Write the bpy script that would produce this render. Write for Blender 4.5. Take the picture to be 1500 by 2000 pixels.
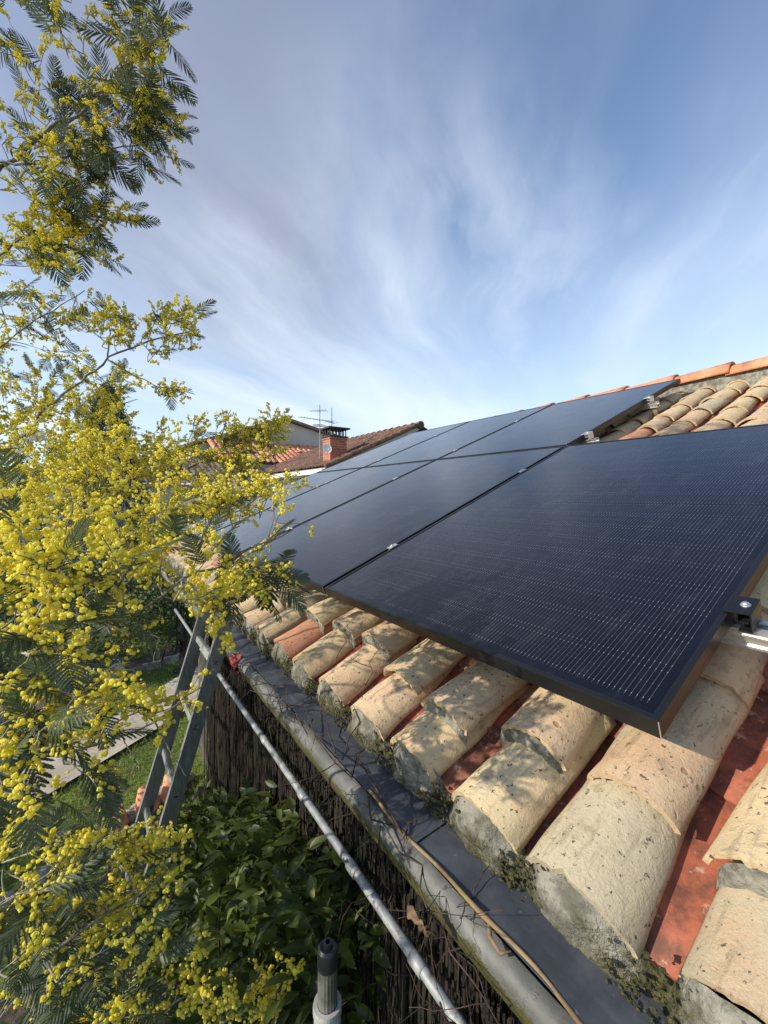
import bpy, math, random
import numpy as np
from mathutils import Vector, Matrix, noise as mnoise
random.seed(7); RNG = np.random.default_rng(7)
for o in list(bpy.data.objects): bpy.data.objects.remove(o)
scn = bpy.context.scene
COL = scn.collection
ZG = 2.65                       # the garden lies at world z = 0; local heights below are measured from the panels' lower edge
R = math.radians
SL = 0.3855                     # roof pitch
CS, SN = math.cos(SL), math.sin(SL)

# ---------------------------------------------------------------- camera
CAM = np.array([-.6992, -.2725, .3448])
YAW, PIT, FPX = .6049, -.0374, 808.3
cd = bpy.data.cameras.new('camera'); cam = bpy.data.objects.new('camera', cd); COL.objects.link(cam)
cam.location = (CAM[0], CAM[1], CAM[2]+ZG)
cam.rotation_euler = (math.pi/2+PIT, 0, -YAW)
cd.sensor_fit = 'VERTICAL'; cd.sensor_height = 24; cd.lens = 24*FPX/2000
cd.clip_start = .02; cd.clip_end = 3000
scn.camera = cam
FW = np.array([math.sin(YAW)*math.cos(PIT), math.cos(YAW)*math.cos(PIT), math.sin(PIT)])
RT = np.array([math.cos(YAW), -math.sin(YAW), 0.]); UP = np.cross(RT, FW)
def at(px, py, d):              # survey of the photograph: where a point d metres deep stands in the garden
    return CAM + (FW + RT*(px-750)/FPX - UP*(py-1000)/FPX)*d

# ---------------------------------------------------------------- light
SUN = Vector((-.87, .22, .44)).normalized()
EL = math.asin(SUN.z); AZ = math.atan2(SUN.x, SUN.y)
ld = bpy.data.lights.new('sun', 'SUN'); ld.energy = 4.3; ld.angle = R(.53); ld.color = (1, .90, .76)
lo = bpy.data.objects.new('sun', ld); COL.objects.link(lo)
lo.rotation_euler = (-SUN).to_track_quat('-Z', 'Y').to_euler(); lo.location = (-6, 2, 8)
scn.view_settings.view_transform = 'Standard'; scn.view_settings.look = 'None'
scn.view_settings.exposure = 0.45; scn.view_settings.gamma = 1
scn.render.engine = 'CYCLES'

class NT:
    def __init__(s, nt): s.nt = nt; s.n = nt.nodes; s.l = nt.links
    def new(s, t, **k):
        n = s.n.new(t)
        for a, b in k.items(): setattr(n, a, b)
        return n
    def put(s, sock, v):
        if v is None: return
        if hasattr(v, 'is_output'): s.l.new(v, sock)
        elif isinstance(v, (tuple, list)) and sock.type == 'RGBA' and len(v) == 3: sock.default_value = (*v, 1)
        else: sock.default_value = v
    def math(s, op, a, b=0., c=0., clamp=False):
        n = s.new('ShaderNodeMath', operation=op, use_clamp=clamp)
        s.put(n.inputs[0], a); s.put(n.inputs[1], b); s.put(n.inputs[2], c); return n.outputs[0]
    def noise(s, vec, scale, detail=4, rough=.55, dist=0.):
        n = s.new('ShaderNodeTexNoise'); s.put(n.inputs['Vector'], vec)
        n.inputs['Scale'].default_value = scale; n.inputs['Detail'].default_value = detail
        n.inputs['Roughness'].default_value = rough; n.inputs['Distortion'].default_value = dist
        return n.outputs['Fac']
    def ramp(s, f, a, b, lo=0., hi=1.):
        n = s.new('ShaderNodeMapRange', interpolation_type='SMOOTHSTEP')
        s.put(n.inputs[0], f); n.inputs[1].default_value = a; n.inputs[2].default_value = b
        n.inputs[3].default_value = lo; n.inputs[4].default_value = hi; return n.outputs[0]
    def mix(s, f, a, b, mode='MIX'):
        n = s.new('ShaderNodeMix', data_type='RGBA', blend_type=mode)
        s.put(n.inputs[0], f); s.put(n.inputs[6], a); s.put(n.inputs[7], b); return n.outputs[2]
    def comb(s, x, y, z):
        n = s.new('ShaderNodeCombineXYZ'); s.put(n.inputs[0], x); s.put(n.inputs[1], y); s.put(n.inputs[2], z); return n.outputs[0]
    def sep(s, v):
        n = s.new('ShaderNodeSeparateXYZ'); s.put(n.inputs[0], v); return n.outputs
    def mapping(s, v, scale=(1, 1, 1), rot=(0, 0, 0)):
        n = s.new('ShaderNodeMapping'); s.put(n.inputs[0], v); n.inputs['Scale'].default_value = scale
        n.inputs['Rotation'].default_value = rot; return n.outputs[0]
    def bump(s, h, st, dist=.01, nrm=None):
        n = s.new('ShaderNodeBump'); s.put(n.inputs['Height'], h); n.inputs['Strength'].default_value = st
        n.inputs['Distance'].default_value = dist; s.put(n.inputs['Normal'], nrm); return n.outputs[0]

# ---------------------------------------------------------------- sky
w = bpy.data.worlds.new('World'); scn.world = w; w.use_nodes = True
T = NT(w.node_tree); T.n.clear()
sky = T.new('ShaderNodeTexSky', sky_type='NISHITA'); sky.sun_disc = False
sky.sun_elevation = EL; sky.sun_rotation = AZ % (2*math.pi)
sky.air_density = 1.0; sky.dust_density = .4; sky.ozone_density = 3.0
gen = T.new('ShaderNodeTexCoord').outputs['Generated']
X, Y, Z = T.sep(gen)
zc = T.math('ADD', T.math('MAXIMUM', Z, 0.), .13)
pxn = T.math('DIVIDE', X, zc); pyn = T.math('DIVIDE', Y, zc)
A = R(55)
along = T.math('ADD', T.math('MULTIPLY', pxn, math.sin(A)), T.math('MULTIPLY', pyn, math.cos(A)))
across = T.math('SUBTRACT', T.math('MULTIPLY', pxn, math.cos(A)), T.math('MULTIPLY', pyn, math.sin(A)))
warp = T.noise(T.comb(along, across, 0.), .8, 3)
ac2 = T.math('ADD', across, T.math('MULTIPLY', warp, .55))
v1 = T.comb(T.math('MULTIPLY', along, .34), ac2, 0.)
v2 = T.comb(T.math('MULTIPLY', along, .22), ac2, 5.3)
n1 = T.noise(v1, .7, 5, .5, .15)
n2 = T.noise(v2, 1.7, 6, .58, .1)
n3 = T.noise(T.comb(T.math('MULTIPLY', along, .5), T.math('MULTIPLY', across, .8), 2.2), .75, 3, .5)
veil = T.ramp(T.math('ADD', T.math('MULTIPLY', n1, .75), T.math('MULTIPLY', n2, .25)), .36, .64)
wisp = T.math('MULTIPLY', T.ramp(n2, .47, .78), T.ramp(n3, .35, .6))
low = T.ramp(Z, .02, .10, 0., 1.)
hz = T.math('MULTIPLY', T.ramp(Z, .62, .08, 0., 1.), low)
dens = T.math('ADD', T.math('MULTIPLY', veil, .62), T.math('MULTIPLY', wisp, .40))
dens = T.math('MULTIPLY', T.math('ADD', dens, T.math('MULTIPLY', hz, .52)), T.ramp(Z, 0., .16, .35, 1.), clamp=True)
ccol = T.mix(T.ramp(n3, .38, .62), (.30, .36, .52), (.62, .72, .86))
ccol = T.mix(T.ramp(Z, .75, .12), ccol, (.66, .78, .92))
def blob(px, py, r0, r1):
    v = FW+RT*(px-750)/FPX-UP*(py-1000)/FPX; v = v/np.linalg.norm(v)
    dn = T.new('ShaderNodeVectorMath', operation='DOT_PRODUCT'); T.put(dn.inputs[0], gen); dn.inputs[1].default_value = tuple(v)
    return T.ramp(dn.outputs['Value'], math.cos(R(r0)), math.cos(R(r1)))
n5 = T.noise(gen, 2.2, 6, .6, .1)
grey = T.math('MULTIPLY', T.math('MAXIMUM', blob(430, 330, 27, 4), T.math('MULTIPLY', blob(720, 80, 26, 6), .7)), T.ramp(T.math('ADD', T.math('MULTIPLY', n5, .45), T.math('MULTIPLY', n1, .55)), .30, .62))
white = T.math('MULTIPLY', T.math('MAXIMUM', blob(860, 650, 34, 2), blob(480, 690, 24, 2)), T.ramp(T.math('ADD', T.math('MULTIPLY', n2, .6), T.math('MULTIPLY', n5, .4)), .36, .66))
dens = T.math('MAXIMUM', T.math('MULTIPLY', dens, 1.), T.math('MAXIMUM', T.math('MULTIPLY', grey, .88), T.math('MULTIPLY', white, .75)), clamp=True)
ccol = T.mix(T.math('MULTIPLY', grey, .85), ccol, (.235, .250, .340)); ccol = T.mix(T.math('MULTIPLY', white, .7), ccol, (.66, .74, .86))
b1 = T.new('ShaderNodeBackground'); T.put(b1.inputs[0], sky.outputs[0]); b1.inputs[1].default_value = .15
b2 = T.new('ShaderNodeBackground'); T.put(b2.inputs[0], ccol); b2.inputs[1].default_value = .98
mx = T.new('ShaderNodeMixShader'); T.put(mx.inputs[0], dens); T.l.new(b1.outputs[0], mx.inputs[1]); T.l.new(b2.outputs[0], mx.inputs[2])
T.l.new(mx.outputs[0], T.new('ShaderNodeOutputWorld').inputs[0])

# ---------------------------------------------------------------- materials
def mat(name, fn=None, base=(.5, .5, .5), rough=.7, metal=0., **k):
    m = bpy.data.materials.new(name); m.use_nodes = True
    t = NT(m.node_tree); t.p = m.node_tree.nodes['Principled BSDF']
    t.put(t.p.inputs['Base Color'], base); t.p.inputs['Roughness'].default_value = rough; t.p.inputs['Metallic'].default_value = metal
    for a, b in k.items(): t.put(t.p.inputs[a.replace('_', ' ')], b)
    t.obj = t.new('ShaderNodeTexCoord').outputs['Object']
    if fn: fn(t)
    return m
def attr(t, n='tint'):
    a = t.new('ShaderNodeAttribute'); a.attribute_name = n; return a.outputs['Color']
def speckle(c1, c2, scale=6, bump=.3, bs=60, bd=.004, c3=None, s3=20, lo=.42, hi=.6):
    def f(t):
        n = t.noise(t.obj, scale, 6, .6)
        c = t.mix(t.ramp(n, lo, hi), c1, c2)
        if c3: c = t.mix(t.ramp(t.noise(t.obj, s3, 5, .65), .54, .66), c, c3)
        t.put(t.p.inputs['Base Color'], c)
        t.put(t.p.inputs['Normal'], t.bump(t.noise(t.obj, bs, 6, .65), bump, bd))
    return f
def f_tile(t):
    col = attr(t)
    big = t.noise(t.obj, 9, 5, .6); fine = t.noise(t.obj, 95, 4, .7); mid = t.noise(t.obj, 30, 5, .65, .6)
    c = t.mix(t.ramp(big, .45, .72, 0., .35), col, (.44, .36, .21))
    c = t.mix(t.ramp(t.noise(t.obj, 7.3, 5, .6), .50, .66, 0., .38), c, (.50, .29, .17))
    c = t.mix(t.ramp(mid, .56, .68, 0., .55), c, (.24, .19, .12))
    c = t.mix(t.ramp(fine, .60, .67, 0., .85), c, (.05, .042, .032))
    vo = t.new('ShaderNodeTexVoronoi'); t.put(vo.inputs['Vector'], t.mapping(t.obj, (1, 1, 1))); vo.inputs['Scale'].default_value = 26
    spot = t.math('MULTIPLY', t.ramp(vo.outputs['Distance'], .20, .11), t.ramp(t.noise(t.obj, 14, 2), .55, .6))
    c = t.mix(t.math('MULTIPLY', spot, .55), c, (.24, .15, .08))
    
    gr = t.noise(t.obj, 420, 3, .8)
    c = t.mix(t.ramp(gr, .5, .7, 0., .2), c, (.68, .58, .42)); c = t.mix(t.ramp(gr, .46, .34, 0., .30), c, (.22, .17, .11))
    st_ = t.noise(t.mapping(t.obj, (3, 22, 3)), 3, 5, .65)
    c = t.mix(t.ramp(st_, .52, .68, 0., .5), c, (.21, .175, .11))
    wh = t.noise(t.obj, 17, 6, .75)
    c = t.mix(t.ramp(wh, .60, .68, 0., .45), c, (.52, .47, .38))
    t.put(t.p.inputs['Base Color'], c)
    h = t.math('ADD', t.math('MULTIPLY', mid, .5), t.math('SUBTRACT', t.math('MULTIPLY', t.noise(t.obj, 210, 4, .7), .25), t.math('MULTIPLY', spot, .3)))
    h = t.math('SUBTRACT', h, t.ramp(fine, .62, .72, 0., .35))
    t.put(t.p.inputs['Normal'], t.bump(h, 1., .006))
    t.put(t.p.inputs['Roughness'], .88)
M = {}
M['tile'] = mat('weathered_tile', f_tile, rough=.88)
M['channel'] = mat('red_tile', lambda t: (
    t.put(t.p.inputs['Base Color'], t.mix(t.ramp(t.noise(t.obj, 38, 6, .75), .57, .66, 0., .75), t.mix(t.ramp(t.noise(t.obj, 13, 6, .7), .40, .62), attr(t), (.13, .050, .030)), (.50, .36, .27))),
    t.put(t.p.inputs['Normal'], t.bump(t.noise(t.obj, 80, 5, .7), .4, .004))), rough=.75)
def f_mortar(t):
    n = t.noise(t.obj, 22, 6, .65); g = t.noise(t.obj, 120, 4, .7); ms = t.sep(attr(t))[0]
    c = t.mix(t.ramp(n, .36, .62), (.13, .128, .105), (.30, .29, .245))
    c = t.mix(t.ramp(t.noise(t.obj, 40, 4, .7), .56, .66, 0., .8), c, (.10, .095, .08))
    mk = t.ramp(t.math('ADD', t.noise(t.obj, 16, 6, .7), t.math('MULTIPLY', ms, .42)), .60, .86)
    c = t.mix(mk, c, t.mix(t.ramp(g, .4, .6), (.035, .040, .014), (.115, .105, .035)))
    t.put(t.p.inputs['Base Color'], c)
    t.put(t.p.inputs['Normal'], t.bump(t.math('ADD', g, t.math('ADD', n, t.math('MULTIPLY', mk, g))), 1., .008))
M['mortar'] = mat('lime_mortar', f_mortar, rough=.95)
def f_cells(t):
    x, y, z = t.sep(t.obj)
    def near(v, p, wdt, soft):   # line mask at integer multiples of p
        fr = t.math('ABSOLUTE', t.math('SUBTRACT', t.math('FRACT', t.math('DIVIDE', v, p)), .5))
        return t.ramp(fr, wdt/p, (wdt+soft)/p, 1., 0.)
    yy = t.math('SUBTRACT', y, .0145)
    cellf = t.math('FRACT', t.math('DIVIDE', yy, .1842))
    wires = near(yy, .00921, .00022, .00012)
    incell = t.math('MULTIPLY', t.ramp(cellf, .012, .014), t.ramp(cellf, .988, .986))
    iny = t.math('MULTIPLY', t.ramp(y, .022, .023), t.ramp(y, 1.112, 1.111))
    xx = t.math('SUBTRACT', x, .030)
    inx = t.math('MULTIPLY', t.ramp(x, .030, .031), t.ramp(x, 1.692, 1.691))
    mid = t.math('SUBTRACT', 1., t.ramp(t.math('ABSOLUTE', t.math('SUBTRACT', x, .861)), .006, .007, 1., 0.))
    line = t.math('MULTIPLY', t.math('MULTIPLY', wires, incell), t.math('MULTIPLY', t.math('MULTIPLY', iny, inx), mid))
    fx = t.math('FRACT', t.math('DIVIDE', xx, .0923))
    d1 = t.ramp(t.math('ABSOLUTE', t.math('SUBTRACT', fx, .10)), .012, .018, 1., 0.)
    d2 = t.ramp(t.math('ABSOLUTE', t.math('SUBTRACT', fx, .90)), .012, .018, 1., 0.)
    d3 = t.ramp(t.math('ABSOLUTE', t.math('SUBTRACT', fx, .5)), .008, .012, .5, 0.)
    dots = t.math('MULTIPLY', t.math('MULTIPLY', t.math('MULTIPLY', near(yy, .00921, .00042, .0002), incell), t.math('ADD', t.math('ADD', d1, d2), d3, clamp=True)), t.math('MULTIPLY', t.math('MULTIPLY', iny, inx), mid))
    gap = t.math('MULTIPLY', t.ramp(t.math('ABSOLUTE', t.math('SUBTRACT', fx, .5)), .49, .493, 0., 1.), iny)
    cell = t.mix(t.math('MULTIPLY', t.noise(t.obj, 2.5, 2), .6), (.0030, .0032, .0075), (.0048, .0048, .0100))
    c = t.mix(gap, cell, (.003, .003, .006))
    c = t.mix(t.math('MULTIPLY', line, .36), c, (.26, .27, .31))
    c = t.mix(t.math('MULTIPLY', dots, .55), c, (.42, .44, .48))
    dust_glare = t.ramp(t.noise(t.mapping(t.obj, (3, 9, 1)), 2.2, 6, .7), .48, .8, 0., .04)  # dust streaks, strengthened to paint pale cloud glare into the glass colour
    c = t.mix(dust_glare, c, (.4, .42, .46))
    t.put(t.p.inputs['Base Color'], c)
    t.put(t.p.inputs['Roughness'], t.ramp(t.noise(t.obj, 5, 6, .7), .3, .8, .09, .2))
M['cells'] = mat('solar_glass', f_cells, rough=.1, IOR=1.45)
M['frame'] = mat('black_anodised', lambda t: t.put(t.p.inputs['Roughness'], t.ramp(t.noise(t.mapping(t.obj, (3, 80, 80)), 4, 4), .3, .7, .30, .46)), base=(.020, .021, .024), rough=.36, metal=.55)
M['steel'] = mat('bare_metal', lambda t: t.put(t.p.inputs['Roughness'], t.ramp(t.noise(t.mapping(t.obj, (60, 4, 60)), 3, 4), .3, .7, .28, .5)), base=(.72, .71, .69), rough=.38, metal=.85)
M['alu'] = mat('dull_aluminium', speckle((.36, .37, .36), (.50, .50, .48), 14, .15, 70, .002, (.24, .23, .19), 25), rough=.42, metal=.75)
M['ladder'] = mat('ladder_aluminium', lambda t: t.put(t.p.inputs['Base Color'], t.mix(t.ramp(t.noise(t.mapping(t.obj, (30, 30, 4)), 3, 5, .6), .4, .65), (.20, .205, .205), (.30, .305, .30))), rough=.38, metal=.35)
M['bolt'] = mat('zinc_bolt', base=(.75, .75, .74), rough=.3, metal=.9)
M['guard'] = mat('slate_grey_sheet', lambda t: (
    t.put(t.p.inputs['Base Color'], t.mix(t.ramp(t.noise(t.obj, 11, 6, .65), .40, .66), (.040, .047, .060), (.070, .079, .094))),
    t.put(t.p.inputs['Base Color'], t.mix(t.ramp(t.noise(t.obj, 75, 5, .7), .63, .70, 0., .6), t.mix(t.ramp(t.noise(t.obj, 11, 6, .65), .40, .66), (.036, .043, .055), (.062, .071, .086)), (.17, .17, .15))),
    t.put(t.p.inputs['Normal'], t.bump(t.noise(t.obj, 14, 3, .5), .35, .01))), rough=.55)
def f_gutter(t):
    ms = t.sep(attr(t))[0]
    c = t.mix(t.ramp(t.noise(t.obj, 9, 5, .6), .38, .66), (.075, .08, .076), (.15, .153, .145))
    mk = t.ramp(t.math('ADD', t.noise(t.obj, 18, 6, .7), t.math('MULTIPLY', ms, .62)), .60, .78)
    c = t.mix(mk, c, t.mix(t.noise(t.obj, 90, 4), (.022, .024, .008), (.11, .10, .025)))
    t.put(t.p.inputs['Base Color'], t.mix(t.ramp(t.noise(t.obj, 33, 6, .7), .54, .66, 0., .6), c, (.07, .065, .045))); t.put(t.p.inputs['Normal'], t.bump(t.math('MULTIPLY', t.noise(t.obj, 90, 5, .7), t.math('ADD', mk, .12)), .9, .008))
M['gutter'] = mat('old_grey_gutter', f_gutter, rough=.6)
M['pipe'] = mat('galvanised_tube', speckle((.20, .215, .23), (.30, .315, .32), 30, .2, 90, .001, (.12, .12, .105), 35), rough=.55, metal=.2)
M['terracotta_ridge'] = mat('ridge_tile', speckle((.50, .20, .10), (.62, .30, .17), 5, .3, 60, .004, (.30, .13, .08), 9), rough=.8)
M['wall'] = mat('mossy_render', speckle((.045, .04, .03), (.09, .08, .06), 5, .6, 40, .01, (.03, .035, .015), 9), rough=.95)
M['render'] = mat('pale_render', speckle((.52, .49, .43), (.60, .57, .50), 1.5, .2, 40, .004), rough=.9)
M['grey_render'] = mat('grey_render', speckle((.42, .40, .375), (.50, .475, .445), .6, .2, 20, .01), rough=.9)
M['white'] = mat('white_paint', speckle((.68, .68, .66), (.78, .78, .76), 3, .1), rough=.55)
M['dark'] = mat('dark_void', base=(.03, .03, .035), rough=.6)
M['wood'] = mat('old_timber', speckle((.12, .085, .055), (.22, .16, .10), 20, .5, 60, .004), rough=.9)
M['glass'] = mat('window_glass', base=(.03, .035, .045), rough=.06)
def f_brick(t):
    b = t.new('ShaderNodeTexBrick'); t.put(b.inputs['Vector'], t.mapping(t.obj, (1, 1, 1), (math.pi/2, 0, 0)))
    x, y, z = t.sep(t.obj); t.put(b.inputs['Vector'], t.comb(t.math('ADD', x, y), z, 0.))
    b.inputs['Scale'].default_value = 1; b.inputs['Brick Width'].default_value = .23; b.inputs['Row Height'].default_value = .075; b.inputs['Mortar Size'].default_value = .010
    t.put(b.inputs['Color1'], (.46, .13, .07)); t.put(b.inputs['Color2'], (.30, .08, .05)); t.put(b.inputs['Mortar'], (.34, .24, .18))
    t.put(t.p.inputs['Base Color'], t.mix(t.ramp(t.noise(t.obj, 6, 5), .5, .7, 0., .5), b.outputs[0], (.16, .08, .06)))
M['brick'] = mat('chimney_brick', f_brick, rough=.9)
def f_roofbrown(t):
    c = t.mix(t.ramp(t.noise(t.obj, 3.1, 6, .75), .38, .62), (.085, .045, .033), (.20, .105, .070))
    c = t.mix(t.ramp(t.noise(t.obj, 9, 4, .8), .58, .68), c, (.40, .31, .24)); t.put(t.p.inputs['Base Color'], c)
M['roof_brown'] = mat('brown_roof_tile', f_roofbrown, rough=.9)
M['roof_orange'] = mat('orange_roof_tile', speckle((.50, .19, .10), (.62, .33, .20), 2.5, .3, 20, .02, (.30, .12, .08), 6), rough=.85)
M['roof_grey'] = mat('grey_roof', speckle((.16, .12, .10), (.24, .18, .15), 2, .2), rough=.9)
def leafmat(name, c1, c2, tr=.35, rough=.5, sc=9, spec=.5):
    m = bpy.data.materials.new(name); m.use_nodes = True; t = NT(m.node_tree); t.n.clear()
    p = t.new('ShaderNodeBsdfPrincipled'); t.p = p
    o = t.new('ShaderNodeTexCoord').outputs['Object']; a = t.sep(attr(t))[0]
    c = t.mix(a, c1, c2); c = t.mix(t.ramp(t.noise(o, sc, 3), .4, .65, 0., .5), c, tuple(.6*x for x in c1))
    t.put(p.inputs['Base Color'], c); p.inputs['Roughness'].default_value = rough
    p.inputs['Specular IOR Level'].default_value = spec
    tl = t.new('ShaderNodeBsdfTranslucent'); t.put(tl.inputs[0], t.mix(.5, c, tuple(min(1, 1.6*x) for x in c2)))
    mx = t.new('ShaderNodeMixShader'); mx.inputs[0].default_value = tr
    t.l.new(p.outputs[0], mx.inputs[1]); t.l.new(tl.outputs[0], mx.inputs[2])
    t.l.new(mx.outputs[0], t.new('ShaderNodeOutputMaterial').inputs[0]); return m
M['frond'] = leafmat('feathery_leaf', (.050, .075, .040), (.100, .130, .065), .28, .55)
M['pompom'] = leafmat('mimosa_blossom', (.88, .74, .085), (.96, .89, .19), .45, .8, 14, .1)
M['oval'] = leafmat('evergreen_leaf', (.020, .036, .007), (.115, .150, .026), .22, .45, 6, .3)
M['conifer'] = leafmat('conifer_leaf', (.030, .050, .022), (.060, .085, .035), .15, .7)
M['hedge'] = leafmat('hedge_leaf', (.030, .060, .020), (.085, .12, .04), .2, .6)
M['grassblade'] = leafmat('grass_blade', (.12, .19, .025), (.30, .36, .06), .35, .6)
M['bark'] = mat('mimosa_bark', speckle((.115, .105, .085), (.24, .225, .19), 20, .5, 70, .003, (.07, .06, .045), 30), rough=.85)
M['twig'] = mat('pale_twig', speckle((.17, .165, .12), (.34, .32, .25), 25, .2, 80, .002), rough=.8)
M['drytwig'] = mat('dry_vine', speckle((.030, .016, .013), (.075, .042, .034), 40, .4, 120, .002), rough=.85)
M['tanstem'] = mat('tan_stem', speckle((.13, .085, .04), (.27, .19, .10), 9, .4, 70, .003, (.16, .13, .04), 18), rough=.8)
M['brush'] = mat('brushwood', lambda t: (  # browns darkened so the colour itself holds the mimosa's shade
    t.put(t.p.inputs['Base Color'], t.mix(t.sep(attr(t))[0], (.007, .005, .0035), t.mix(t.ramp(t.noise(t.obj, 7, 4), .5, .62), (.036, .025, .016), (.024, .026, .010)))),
    t.put(t.p.inputs['Normal'], t.bump(t.noise(t.mapping(t.obj, (120, 120, 6)), 2, 5, .7), .6, .004))), rough=.95)
M['deadleaf'] = mat('dead_leaf', speckle((.10, .06, .035), (.19, .12, .075), 25, .4, 60, .003), rough=.8)
M['lawn'] = mat('lawn_soil', speckle((.080, .125, .022), (.15, .20, .035), 1.6, .8, 30, .03, (.10, .085, .04), 5), rough=.95)
M['path'] = mat('beige_path', speckle((.40, .35, .27), (.52, .47, .38), 2, .5, 60, .008, (.30, .26, .19), 14), rough=.95)
M['soil'] = mat('bed_soil', speckle((.060, .045, .030), (.12, .09, .06), 6, .9, 30, .02), rough=1)
M['stone'] = mat('edging_stone', speckle((.25, .235, .20), (.42, .40, .35), 9, .8, 50, .01, (.12, .11, .08), 20), rough=.95)
M['pot'] = mat('terracotta_pot', speckle((.56, .22, .11), (.66, .34, .20), 8, .2, 60, .002), rough=.8)
M['planter'] = mat('pale_planter', speckle((.50, .49, .46), (.62, .61, .58), 8, .2), rough=.8)
M['lamp'] = mat('white_globe', base=(.82, .82, .80), rough=.3)
M['red'] = mat('red_cloth', speckle((.16, .006, .010), (.27, .012, .015), 30, .4, 90, .002), rough=.6)
M['cap'] = mat('black_plastic', base=(.022, .024, .030), rough=.4)
M['clearpole'] = mat('grey_ribbed_pole', speckle((.15, .15, .14), (.24, .24, .22), 20, .1), rough=.32, metal=.45)
M['collar'] = mat('grey_plastic', speckle((.30, .31, .30), (.40, .40, .39), 30, .1), rough=.5)
M['iron'] = mat('black_iron', base=(.02, .02, .022), rough=.35, metal=.3)

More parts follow.
